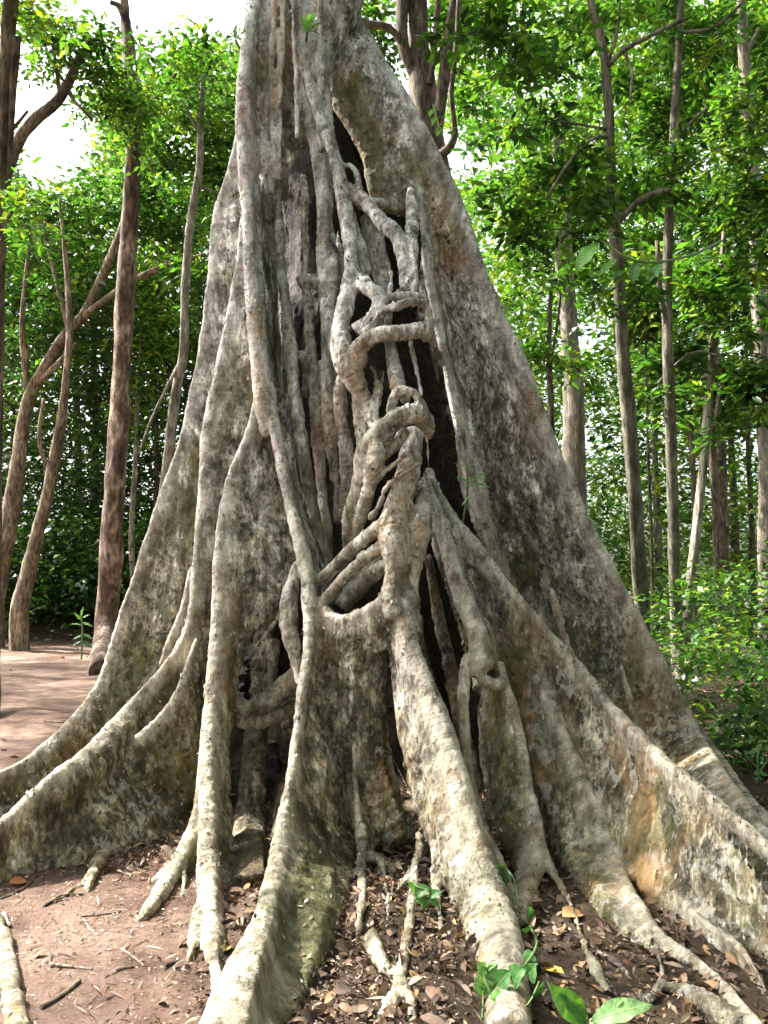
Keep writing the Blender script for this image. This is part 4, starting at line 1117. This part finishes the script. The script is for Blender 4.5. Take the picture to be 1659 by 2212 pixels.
for k, (x, d, r, y0) in enumerate([(1560, 18, 14, 900), (1585, 22, 9, 940), (1545, 16, 9, 560), (1622, 20, 7, 700), (1420, 20, 9, 600), (1500, 14, 7, 900), (1405, 12, 4, 700)]):
    make_tree('forest_tree', rl[k], 'tree', [(x + 6, 1370, d, r), (x + 2, 1150, d, r * .9), (x - 6, 950, d, r * .75), (x - 12, y0 - 60, d, r * .5)], [],
              [(x - 10, y0 - 60, d, 80, 90, 150)], M_DRK if k != 4 else M_GRY, .22, 9, (3, 5, 3, 2), group='thin trunks deep in the right woods')


# ---- far woods that read as one mass
def mass(name, region, n, dr, top, pal_fn, L, per, kind='stuff', keep=None):
    x0, x1, y0, y1 = region
    px = RNG.uniform(x0, x1, n); py = RNG.uniform(y0, y1, n); d = RNG.uniform(dr[0], dr[1], n)
    ok = py > top(px)
    if keep is not None:
        ok &= keep(px, py)
    px, py, d = px[ok], py[ok], d[ok]
    rays = FWD[None] + ((px - W0 / 2) / FPX)[:, None] * RT - ((py - H0 / 2) / FPX)[:, None] * UP
    c = CAM + rays * d[:, None]
    gh = ground_h(c[:, 0], c[:, 1])
    o2 = c[:, 2] > gh + .1
    c, px, py = c[o2], px[o2], py[o2]
    b, dd, nn, LL = whorls(c, per, L * 2.0, L, RNG)
    col = np.repeat(pal_fn(px, py), per, 0) * RNG.uniform(.75, 1.3, (len(b), 1))
    o = leaf_mesh(name, b, dd, nn, LL, LL * .5, col, M_LEAF)
    tag(o, kind=kind)
    return o


def nz(px, py, s, off=0):
    return fbm(np.stack([px / s + off, py / s, np.zeros_like(px) + off], 1), 3)


def topL(x):
    return np.interp(x, [-100, 0, 60, 120, 200, 260, 330, 420, 520], [200, 250, 330, 340, 210, 150, 140, 150, 130]) + 90 * nz(x, x * 0, 40)


def palL(px, py):
    n = len(px)
    lo = palette(n, (6, 5, 1, .3)); hi = palette(n, (2, 5, 4, 2))
    t = np.clip((1000 - py) / 500 + .5 * nz(px, py, 90, 3), 0, 1)[:, None]
    c = lo * (1 - t) + hi * t
    g = c.mean(1, keepdims=True)
    return c * .8 + g * .2


def palR(px, py):
    n = len(px)
    lo = palette(n, (2, 5, 4, 2)); hi = palette(n, (1, 3, 5, 5))
    t = np.clip(nz(px, py, 130, 8) + sstep(1380, 1600, px) * sstep(900, 1100, py), 0, 1)[:, None]  # lower right leaves painted yellower and brighter as sunny patches
    return lo * (1 - t) + hi * t


fl = mass('distant_forest', (-150, 560, 100, 1330), 17000, (21, 36), topL, palL, .27, 8, keep=lambda x, y: (nz(x, y, 42, 1) > -.75 + .5 * (1 - sstep(250, 650, y))) & (np.hypot((x - 110) / 100, (y - 250) / 170) > 1 + .35 * nz(x, y, 50, 6)))
tag(fl, 'mass of shaded green forest filling the left background behind the path', 'forest')
fr = mass('distant_forest', (950, 1800, -120, 1420), 17000, (18, 36), lambda x: x * 0 - 200, palR, .25, 8,
          keep=lambda x, y: (nz(x, y, 42, 5) > -.42 - .5 * sstep(950, 1150, y) + .25 * (1 - sstep(1100, 1300, x)) * (1 - sstep(900, 1000, y))) & (np.hypot((x - 985) / 60, (y - 325) / 50) > 1))
tag(fr, 'mass of sunlit green forest filling the right background behind the saplings', 'forest')
ul = mass('undergrowth', (-150, 560, 1120, 1330), 2600, (19, 26), lambda x: x * 0 + 1120, lambda a, b: palette(len(a), (6, 4, .6, 0)), .24, 8)
tag(ul, 'low dark green shrubs and seedlings on the bank beyond the dirt path', 'shrubs')
ur = mass('undergrowth', (1200, 1900, 1150, 1900), 5200, (6.2, 13), lambda x: np.interp(x, [1200, 1400, 1500, 1700], [1250, 1300, 1220, 1180]), lambda a, b: palette(len(a), (3, 5, 3.5, 1.0)), .10, 8,
          keep=lambda x, y: nz(x, y, 50, 9) > -.3)
u2 = mass('undergrowth', (1540, 1780, 1430, 1960), 1700, (5.9, 7.6), lambda x: np.interp(x, [1540, 1620, 1780], [1640, 1520, 1430]), lambda a, b: palette(len(a), (4, 5, 2.5, .4)), .075, 8)
tag(u2, 'green leafy ground plants right behind the tip of the far right buttress', 'shrubs')
tag(ur, 'sunlit leafy shrubs crowding the right edge behind the fig roots', 'shrubs')

for lab, (x, y, z, rx, ry, n_) in (('unseen tall tree added left of the clearing, shading the far roots with its crown', (-6.4, 6.7, 9.6, 2.4, 1.8, 460)),
                                   ('unseen wide-crowned tree added left of the dirt path, nearest of the three shading it', (-11.3, 10.2, 9.3, 2.2, 1.7, 380)),
                                   ('unseen wide-crowned tree added left of the dirt path, middle one of the three shading it', (-12.8, 13.2, 9.3, 2.4, 1.8, 420)),
                                   ('unseen wide-crowned tree added left of the dirt path, farthest of the three shading it', (-14.2, 16.5, 9.3, 2.6, 1.9, 420))):
    cx, cy, cd = unproj(x, y, z)  # off-frame trees added along the sun rays to cast shade
    s_ = FPX / cd
    g0 = unproj(x - .8, y + .5, 0.0)
    g1 = unproj(x - .4, y + .3, z * .5)
    make_tree('added_shade_tree', lab, 'tree', [(g0[0], g0[1], g0[2], .16 * FPX / g0[2]), (g1[0], g1[1], g1[2], .12 * FPX / g1[2]), (cx, cy, cd, .07 * s_)], [],
              [(cx, cy, cd, rx * s_, ry * s_, n_)], M_GRY, .17, 9, (2, 5, 3, 1))

# ---- the fig's own unseen crown and woods behind the viewer, added to block skylight
n = 5200
q = nrm(RNG.normal(0, 1, (n, 3))) * RNG.uniform(0, 1, (n, 1)) ** .4
c = np.array([.4, 6.0, 16.5]) + q * np.array([7.5, 6.5, 3.0])
c = c[fbm(c * .5, 2) > -.2]
b_, d_, n_, L_ = whorls(c, 7, .5, .28, RNG)
leaf_mesh('crown', b_, d_, n_, L_, L_ * .5, palette(len(b_), (2, 5, 3, 1)), M_LEAF, fig, FIG0)
n = 6500
c = np.stack([RNG.uniform(-16, 18, n), RNG.uniform(-11, -5, n), RNG.uniform(.2, 15, n)], 1)
c = c[fbm(c * .45, 2) > -.25]
b_, d_, n_, L_ = whorls(c, 7, .5, .32, RNG)
c2 = np.stack([RNG.uniform(6.5, 13, n), RNG.uniform(-5, 7.5, n), RNG.uniform(.2, 13, n)], 1)  # off-frame mass added on the right to cut light from that side
c2 = c2[(fbm(c2 * .45, 2) > -.25) & (c2[:, 0] > 1.2 + c2[:, 1] * .62)]
b2, d2, n2, L2 = whorls(c2, 7, .5, .32, RNG)
b_, d_, n_, L_ = np.vstack([b_, b2]), np.vstack([d_, d2]), np.vstack([n_, n2]), np.concatenate([L_, L2])
tag(leaf_mesh('distant_forest', b_, d_, n_, L_, L_ * .5, palette(len(b_), (2, 5, 3, 1)), M_LEAF), 'unseen leafy forest added behind and right of the viewer to block light', 'forest', kind='stuff')

# ------------------------------------------------------------------ litter, sticks
def scatter(name, n, xr, yr, dens, L, cols, full=False, up=.5, sink=0, lift=.01, kind='stuff', curl=.3, asp=.45):
    x = RNG.uniform(*xr, n); y = RNG.uniform(*yr, n)
    k = RNG.uniform(0, 1, n) < dens(x, y)
    x, y = x[k], y[k]
    z = ground_h(x, y) + lift * RNG.uniform(.2, 2.0, len(x))
    m = len(x)
    az = RNG.uniform(0, 2 * np.pi, m)
    d = nrm(np.stack([np.cos(az), np.sin(az), RNG.normal(0, .25, m)], 1))
    nn = nrm(np.stack([RNG.normal(0, up, m), RNG.normal(0, up, m), np.ones(m)], 1))
    C = np.array(cols)
    col = C[RNG.integers(0, len(C), m)] * RNG.uniform(.6, 1.35, (m, 1))
    Ls = L * RNG.uniform(.5, 1.3, m)
    o = leaf_mesh(name, np.stack([x, y, z], 1), d, nn, Ls, Ls * asp * RNG.uniform(.6, 1.2, m), col, M_DEAD, full=full, curl=curl)
    tag(o, kind=kind)
    return o


def under_fig(x, y):
    soilpatch = (1 - sstep(-1.0, -.5, x)) * (1 - sstep(3.9, 4.5, y))
    f = np.clip(1.0 - soilpatch * .97, 0, 1)
    f = f * (1 - .9 * (1 - sstep(-2.6, -1.8, x)) * sstep(5, 6, y))
    w = fbm(np.stack([x * 1.8, y * 1.8, x * 0], 1), 3)
    return f * np.clip(.75 + w, .42, 1)


BRN = [(.20, .11, .065), (.13, .075, .05), (.28, .17, .10), (.10, .06, .045), (.24, .15, .12), (.34, .20, .09)]
DKB = [(.12, .07, .045), (.085, .055, .04), (.20, .125, .08), (.06, .042, .032), (.16, .11, .085), (.26, .16, .075), (.30, .22, .15)]
for nn_, LL_, cu_, as_ in ((1800, .085, .7, .5), (15000, .055, .6, .45), (24000, .026, .5, .5)):
    tag(scatter('leaf_litter', nn_, (-2.4, 3.6), (2.2, 5.6), under_fig, LL_, DKB, full=LL_ > .03, up=.8, lift=.018, curl=cu_, asp=as_), 'brown fallen leaves lying thick between the fig roots', 'leaf litter')
tag(scatter('leaf_debris', 9000, (-3.2, .3), (2.2, 5.0), lambda x, y: np.ones_like(x) * .9, .020, [(.44, .34, .26), (.20, .13, .09), (.56, .46, .37), (.11, .07, .05)], up=.5, lift=.004, asp=.35),
    'small pale chips and crumbs of leaf strewn over the sunlit red soil', 'leaf litter')
tag(scatter('path_litter', 2200, (-14, -1.8), (4.5, 24), lambda x, y: .15 + .6 * sstep(17, 22, y), .11, BRN, up=.4, lift=.01), 'scattered dry leaves on the dirt path', 'leaf litter')
tag(scatter('forest_floor_litter', 7000, (2.0, 16), (4.5, 24), lambda x, y: np.ones_like(x), .13, BRN, up=.5, lift=.02), 'brown leaves on the shaded forest floor right of the fig', 'leaf litter')

tag(scatter('twig_debris', 1500, (-3.2, .4), (2.2, 5.0), lambda x, y: np.ones_like(x), .085, [(.40, .31, .24), (.16, .11, .08), (.08, .055, .04), (.30, .22, .17)], up=.5, lift=.006, asp=.09, curl=.1),
    'thin broken twigs and bark slivers strewn on the red soil', 'twigs')
tag(scatter('ground_cover', 5200, (-16, -2.5), (18.2, 25), lambda x, y: sstep(18, 20.5, y + .4 * np.sin(x)), .16, [(.05, .10, .03), (.10, .16, .06), (.035, .06, .02), (.14, .17, .09), (.12, .08, .05)], full=False, up=.9, lift=.12, curl=.2),
    'low pale green herbs carpeting the bank where the dirt path ends', 'herbs')

M_STICK = bark_tree('stick_bark', (.10, .075, .055), (.24, .19, .15), (.46, .40, .33), .0)


def stick(label, pts, r, mat=M_STICK, group='broken sticks on the red soil'):
    W = []
    for (px, py) in pts:
        p = P(px, py)
        p[2] = ground_h(p[0], p[1])[0] + r * .35
        W.append(p)
    V, F, vl, T_ = tube_world(W, np.array([.72 * r * (1 - .4 * i / len(W)) for i in range(len(W))]), m=8, step=.015, lump=.25, stri=.1, seed=pts[0][0])
    o = mk('fallen_stick', V, F, mat, None, W[0])
    tag(o, label, 'stick', group)


stick('long straight stick lying level on the sunlit soil', [(108, 2085), (150, 2090), (200, 2097)], .010)
stick('thick dark broken branch piece near the bottom of the soil patch', [(88, 2183), (125, 2160), (150, 2140), (172, 2120)], .014, M_DRK)
stick('short curved stick near the small left surface root', [(8, 1975), (14, 1995), (22, 2005)], .016)
stick('dark stick poking out of leaves beside the big left root', [(0, 1945), (45, 1925), (80, 1895)], .012, M_DRK)
stick('thin forked twig upper left of the soil patch', [(95, 1955), (135, 1935), (180, 1932)], .009)
stick('twig lying level in the middle of the soil patch', [(175, 1980), (215, 1977), (262, 1970)], .007)
stick('short stub of wood beside the long level stick', [(250, 2100), (270, 2094), (288, 2092)], .012)
stick('slanting twig right of the soil patch centre', [(262, 2050), (290, 2070), (312, 2088)], .007)
stick('short stick next to the column root', [(355, 2090), (372, 2083), (388, 2078)], .011, M_DRK)
stick('thin twig leaning against the small left root', [(200, 1790), (206, 1805), (212, 1818)], .008)
stick('forked pale twig at the foot of the left soil patch', [(180, 1985), (192, 2005), (206, 2015)], .006)
stick('dark stick at the rim of the leaf pile', [(95, 1960), (112, 1948), (132, 1942)], .01, M_DRK)
stick('stick on the path above the far left buttress', [(95, 1557), (125, 1562), (145, 1560)], .014, M_DRK, 'sticks on the dirt path')
stick('small dark stick at the left edge of the path', [(2, 1622), (14, 1621)], .014, M_DRK, 'sticks on the dirt path')
stick('brown stick in the leaves between the two right front roots', [(1150, 2040), (1170, 2090), (1195, 2130)], .012, M_DRK, 'sticks in the leaf litter')
stick('grey stick across the litter under the right root', [(1290, 2060), (1330, 2080), (1360, 2110)], .014, M_STICK, 'sticks in the leaf litter')
stick('leaning grey stick in the litter left of the thin forked root', [(690, 1985), (720, 2010), (742, 2030)], .010, M_STICK, 'sticks in the leaf litter')

# single large dead leaves
def one_leaf(label, px, py, L, col, az, w=.5):
    p = P(px, py); p[2] = ground_h(p[0], p[1])[0] + .02
    d = np.array([[math.cos(az), math.sin(az), .15]])
    o = leaf_mesh('fallen_leaf', (p - p)[None], nrm(d), np.array([[0.15, -.2, .95]]), [L], [L * w], np.array([col]), M_DEAD, full=True, curl=.35)
    o.location = [float(c) for c in p]
    tag(o, label, 'leaf', 'large fallen leaves')


one_leaf('curled orange-red dead leaf at the left edge below the buttress', 18, 1915, .085, (.33, .12, .05), .4, .8)
one_leaf('orange dead leaf standing on the soil by the left buttress foot', 35, 1850, .10, (.38, .18, .08), 1.0)
one_leaf('yellow leaf lying right of the column root', 480, 2068, .09, (.55, .48, .12), 1.4)
one_leaf('yellow-orange leaf above the big two-leaved seedling', 1220, 2115, .10, (.60, .38, .08), 2.4)
one_leaf('large tan dead leaf in the litter at lower right', 1215, 1990, .15, (.45, .27, .12), .6, .6)

# ------------------------------------------------------------------ small living plants
def gleaves(name, rows, parent, origin, curl=.2):
    """rows: (px,py,d, tip_px,tip_py, width factor, col); blade grid with a keel and drooping tip"""
    nt, nw = 13, 7
    Vs, Fs, C, LT, LW = [], [], [], [], []
    for (x, y, d, tx, ty, w, c) in rows:
        b_ = P(x, y, d); t_ = P(tx, ty, d - .03)
        v = t_ - b_; l = np.linalg.norm(v); v = v / l
        n0 = np.array([RNG.normal(0, .35), -.6, .8 + RNG.normal(0, .2)])
        s_ = np.cross(v, n0); s_ /= np.linalg.norm(s_); n0 = np.cross(s_, v)
        t = np.linspace(0, 1, nt)[:, None]; u_ = np.linspace(-1, 1, nw)[None]
        if w >= .7:
            prof = np.sin(np.pi * np.clip(t, .001, 1) ** .62) ** .7
        else:
            prof = np.sin(np.pi * np.clip(t, .001, 1) ** .85) ** .85
        tw = RNG.normal(0, .25)
        wav = .03 * np.sin(t * 17 + RNG.uniform(0, 6)) * np.abs(u_)
        G = (b_ + v * (l * t)[..., None] - n0 * (l * curl * t ** 2.2)[..., None] + s_ * (u_ * prof * w * l * .5)[..., None]
             + n0 * ((np.abs(u_) * .16 * prof * w + wav + u_ * tw * t * w * .3) * l)[..., None])
        o_ = sum(len(k_) for k_ in Vs)
        Vs.append(G.reshape(-1, 3))
        i_, j_ = np.meshgrid(np.arange(nt - 1), np.arange(nw - 1), indexing='ij')
        a_ = (i_ * nw + j_).ravel() + o_
        Fs.append(np.stack([a_, a_ + 1, a_ + nw + 1, a_ + nw], 1))
        C.append(np.tile(np.array([*c, 1.0]), (nt * nw, 1)))
        LT.append(np.repeat(t.ravel(), nw)); LW.append(np.tile(u_.ravel(), nt))
    return mk(name, np.vstack(Vs), np.vstack(Fs), M_PLANT, parent, origin, attrs={'lc': ('FLOAT_COLOR', np.vstack(C)), 'lt': ('FLOAT', np.concatenate(LT)), 'lw': ('FLOAT', np.concatenate(LW))})


pb = NB('seedling_leaf')
ca_ = pb.attr('lc', 'Color')
lw_ = pb.math('ABSOLUTE', pb.attr('lw'))
vein = pb.math('FRACT', pb.math('MULTIPLY', pb.math('SUBTRACT', pb.attr('lt'), pb.math('MULTIPLY', lw_, .14)), 11.0))
vm = pb.ramp(vein, [(0.0, 1.0), (.10, 0.0), (.92, 0.0), (1.0, 1.0)])
mm = pb.ramp(lw_, [(.0, 1.0), (.09, 0.0)])
vv = pb.math('MAXIMUM', pb.math('MULTIPLY', vm, .45), mm)
c_ = pb.mix(.8, ca_, pb.ramp(pb.noise(pb.map((1, 1, 1)), 45, 4, .6), [(.38, .65), (.6, 1.25)]), 'MULTIPLY')
c_ = pb.mix(pb.math('MULTIPLY', vv, .55), c_, (.32, .42, .20))
sp_ = pb.ramp(pb.noise(pb.map((1, 1, 1)), 120, 3, .6), [(.60, 0.0), (.66, 1.0)])
c_ = pb.mix(pb.math('MULTIPLY', sp_, .6), c_, (.16, .12, .06))
nb_ = pb.bump(vv, .003, .7)
k_ = pb.bsdf(c_, .42, nb_, .45)
tr_ = pb.n.new('ShaderNodeBsdfTranslucent')
pb.l.new(pb.mix(1.0, c_, (1.1, 1.3, .5), 'MULTIPLY'), tr_.inputs['Color'])
mx_ = pb.n.new('ShaderNodeMixShader')
mx_.inputs[0].default_value = .3
pb.l.new(k_.outputs[0], mx_.inputs[1]); pb.l.new(tr_.outputs[0], mx_.inputs[2])
pb.l.new(mx_.outputs[0], pb.out.inputs['Surface'])
M_PLANT = pb.m
GB, GM, GD, GP = (.15, .36, .07), (.08, .22, .06), (.04, .11, .035), (.22, .40, .15)


def plant(label, name, stems, leaves, cat='plant', curl=.2, group=None):
    x, y, d, r = stems[0][0]
    o = P(x, y, d)
    e = empty(name, o)
    tag(e, label, cat, group)
    for s in stems:
        V, F, vl, T_ = px_tube(s, m=6, step=.02, lump=.05, stri=.02)
        mk('stem', V, F, M_STEM, e, o)
    for l in leaves:
        g = gleaves('leaf', [l], e, o, curl=curl)


sb = NB('green_stem')
M_STEM = sb.surf(sb.bsdf((.12, .20, .06), .5))
plant('seedling with two very large elongated green leaves at the bottom right', 'broadleaf_seedling',
      [[(1268, 2290, 2.6, 5), (1270, 2205, 2.55, 4)]],
      [(1262, 2205, 2.55, 1196, 2134, .50, GB), (1276, 2208, 2.55, 1402, 2158, .34, GP), (1290, 2195, 2.58, 1345, 2152, .3, GB), (1268, 2212, 2.55, 1222, 2150, .4, GM)])
plant('climbing vine with rounded heart-shaped leaves on the foot of the thick front root', 'heart_leaf_vine',
      [[(1085, 2225, 2.60, 3), (1070, 2170, 2.65, 3), (1090, 2120, 2.70, 3), (1130, 2090, 2.74, 3), (1160, 2040, 2.79, 3), (1145, 2000, 2.88, 2)], [(1070, 2175, 2.65, 2), (1050, 2120, 2.70, 2), (1040, 2090, 2.74, 2)],
       [(1100, 2180, 2.60, 2), (1140, 2170, 2.60, 2), (1165, 2120, 2.65, 2)]],
      [(1075, 2130, 2.70, 1100, 2098, .9, GM), (1108, 2125, 2.70, 1128, 2088, .95, GM), (1140, 2110, 2.70, 1158, 2085, .9, GM), (1060, 2150, 2.65, 1100, 2165, .8, GB), (1100, 2165, 2.65, 1135, 2180, .6, GB),
       (1120, 2185, 2.60, 1145, 2215, .8, GM), (1150, 2150, 2.65, 1175, 2125, .8, GD), (1130, 2060, 2.79, 1160, 2075, .8, GM), (1135, 2015, 2.84, 1152, 1998, .8, GD)], curl=.1)
rw = []
for k in range(7):
    t = k / 6
    rw += [(1046 + 6 * t, 2145 - 50 * t, 2.75, 1028 + 8 * t, 2132 - 52 * t, .5, GP), (1046 + 6 * t, 2145 - 50 * t, 2.75, 1068 + 4 * t, 2130 - 52 * t, .5, GP)]
plant('small pale feathery sprig of paired leaflets beside the heart-leaved vine', 'fern_sprig', [[(1042, 2200, 2.75, 3), (1046, 2145, 2.75, 2), (1054, 2090, 2.75, 2)]], rw)
plant('little green seedling growing on top of the thin forked root', 'root_seedling', [[(893, 1905, 3.55, 3), (900, 1915, 3.5, 2), (930, 1925, 3.48, 2)]],
      [(893, 1930, 3.52, 885, 1905, .8, GB), (898, 1930, 3.5, 925, 1915, .75, GM), (900, 1938, 3.5, 922, 1955, .7, GB), (925, 1935, 3.48, 950, 1925, .6, GM), (925, 1938, 3.48, 952, 1958, .6, GM), (920, 1940, 3.48, 915, 1968, .6, GM)])
plant('small vine leaves climbing the right edge of the thick front root', 'creeping_vine', [[(1122, 1960, 3.4, 2), (1110, 1900, 3.5, 2), (1090, 1870, 3.6, 2)]],
      [(1090, 1895, 3.5, 1075, 1870, .9, GD), (1095, 1880, 3.5, 1090, 1912, .8, GD), (1140, 1995, 3.4, 1150, 1962, .9, GM)])
plant('slender epiphyte with narrow leaves in the dark cleft of the right slab', 'cleft_seedling', [[(1000, 1130, 5.5, 2), (1010, 1060, 5.35, 2), (1008, 1000, 5.3, 2)]],
      [(1005, 1010, 5.3, 984, 996, .35, GB), (1010, 1040, 5.3, 1046, 1028, .25, GP), (1010, 1045, 5.3, 1060, 1046, .22, GP), (1020, 1030, 5.3, 1052, 1020, .2, GM), (998, 1095, 5.35, 1012, 1065, .2, GP), (1008, 1040, 5.3, 985, 1030, .3, GM)])
plant('tuft of green leaves sprouting from the cleft at the very top of the fig', 'epiphyte_tuft', [[(662, 90, 5.95, 4), (664, 60, 5.85, 3)]],
      [(660, 70, 5.85, 650, 30, .55, GB), (665, 70, 5.8, 690, 45, .6, GM), (660, 65, 5.8, 675, 25, .5, GB), (668, 68, 5.8, 692, 70, .5, GM), (660, 68, 5.8, 645, 60, .5, GB), (664, 66, 5.8, 684, 28, .5, GM)])
plant('sprig of bright leaves beside the fig\'s upper left edge', 'epiphyte_sprig', [[(520, 110, 5.8, 3), (508, 85, 5.75, 3)]],
      [(508, 85, 5.75, 482, 88, .5, GB), (508, 85, 5.75, 490, 60, .5, GB), (510, 82, 5.75, 508, 50, .5, GM), (510, 85, 5.75, 530, 62, .5, GM), (508, 88, 5.75, 494, 105, .5, GB)])
plant('hanging twig of bright yellow-green leaves beside the fig\'s upper right edge', 'hanging_twig', [[(935, 225, 6.0, 2), (942, 250, 5.95, 2), (950, 280, 5.9, 2)]],
      [(936, 235, 6, 926, 250, .5, (.16, .34, .04)), (938, 240, 6, 952, 232, .5, (.16, .34, .04)), (942, 250, 6, 932, 268, .5, (.16, .34, .04)), (944, 255, 6, 962, 250, .5, (.16, .34, .04)), (948, 268, 6, 968, 272, .5, (.16, .34, .04)), (950, 272, 6, 944, 292, .5, (.16, .34, .04)), (950, 275, 6, 956, 290, .5, (.16, .34, .04))])
plant('seedling with bright narrow leaves at the base of the red-barked tree', 'path_seedling', [[(176, 1425, 12.5, 2), (178, 1360, 12.5, 2), (175, 1330, 12.5, 1.5)]],
      [(175, 1350, 12.5, 150, 1345, .25, GB), (176, 1345, 12.5, 200, 1350, .25, GB), (175, 1340, 12.5, 160, 1322, .25, GB), (175, 1338, 12.5, 190, 1325, .25, GB), (177, 1372, 12.5, 155, 1380, .3, GM), (177, 1370, 12.5, 202, 1378, .3, GM), (176, 1335, 12.5, 176, 1312, .3, GP), (177, 1385, 12.5, 150, 1395, .3, GD), (177, 1385, 12.5, 200, 1398, .3, GD)])
# big near leaves hanging in from the right
bl = []
for (x, y, tx, ty, c) in [(1295, 525, 1240, 575, GB), (1292, 505, 1332, 508, GB), (1335, 560, 1290, 590, GB), (1350, 585, 1320, 600, GM), (1300, 515, 1262, 510, GM), (1380, 572, 1420, 590, GB), (1375, 565, 1365, 610, GM), (1430, 570, 1400, 605, GM)]:
    bl.append((x, y, 5.4, tx, ty, .5, c))
plant('bough of large light green leaves hanging before the nearest right-hand sapling', 'leafy_bough',
      [[(1560, 520, 6.2, 3), (1480, 555, 5.8, 3), (1380, 565, 5.4, 3), (1295, 518, 5.4, 2)]], bl)
# shrubs at the right edge
for k, (x, y, d, s, n, lab, c) in enumerate([(1655, 1460, 5.6, 60, 20, 'shrub with light green leaves at the right edge above the root tips', GM), (1640, 1640, 5.4, 46, 22, 'low bush with grey-green leaves at the right edge beside the tip of the long buttress', GM),
                              (1655, 1960, 3.9, 26, 9, 'small plant with dark green leaves at the right edge below the long buttress', GM), (1545, 1975, 4.0, 16, 5, 'tiny seedling at the foot of the long right buttress', GB), (1580, 1560, 6.2, 44, 22, 'yellow-green sunlit bush right of the fig', (.14, .26, .05))]):
    rows = []
    for q in range(n):
        a = RNG.uniform(0, 2 * np.pi); rr = s * RNG.uniform(.2, 1.3)
        bx, by = x + rr * math.cos(a), y + rr * math.sin(a) * .8
        rows.append((bx, by, d + RNG.uniform(-.15, .15), bx + RNG.uniform(-.6, .6) * 28, by + RNG.uniform(-.3, .7) * 24, .5, tuple(np.array(c) * RNG.uniform(.7, 1.4))))
    plant(lab, 'forest_shrub', [[(x, y + s, d, 3), (x - 4, y, d, 2.5), (x + 4, y - s * .7, d, 2)], [(x, y + s * .6, d, 2), (x + s * .6, y - s * .2, d, 1.5)], [(x, y + s * .5, d, 2), (x - s * .6, y - s * .1, d, 1.5)]], rows, cat='shrub')
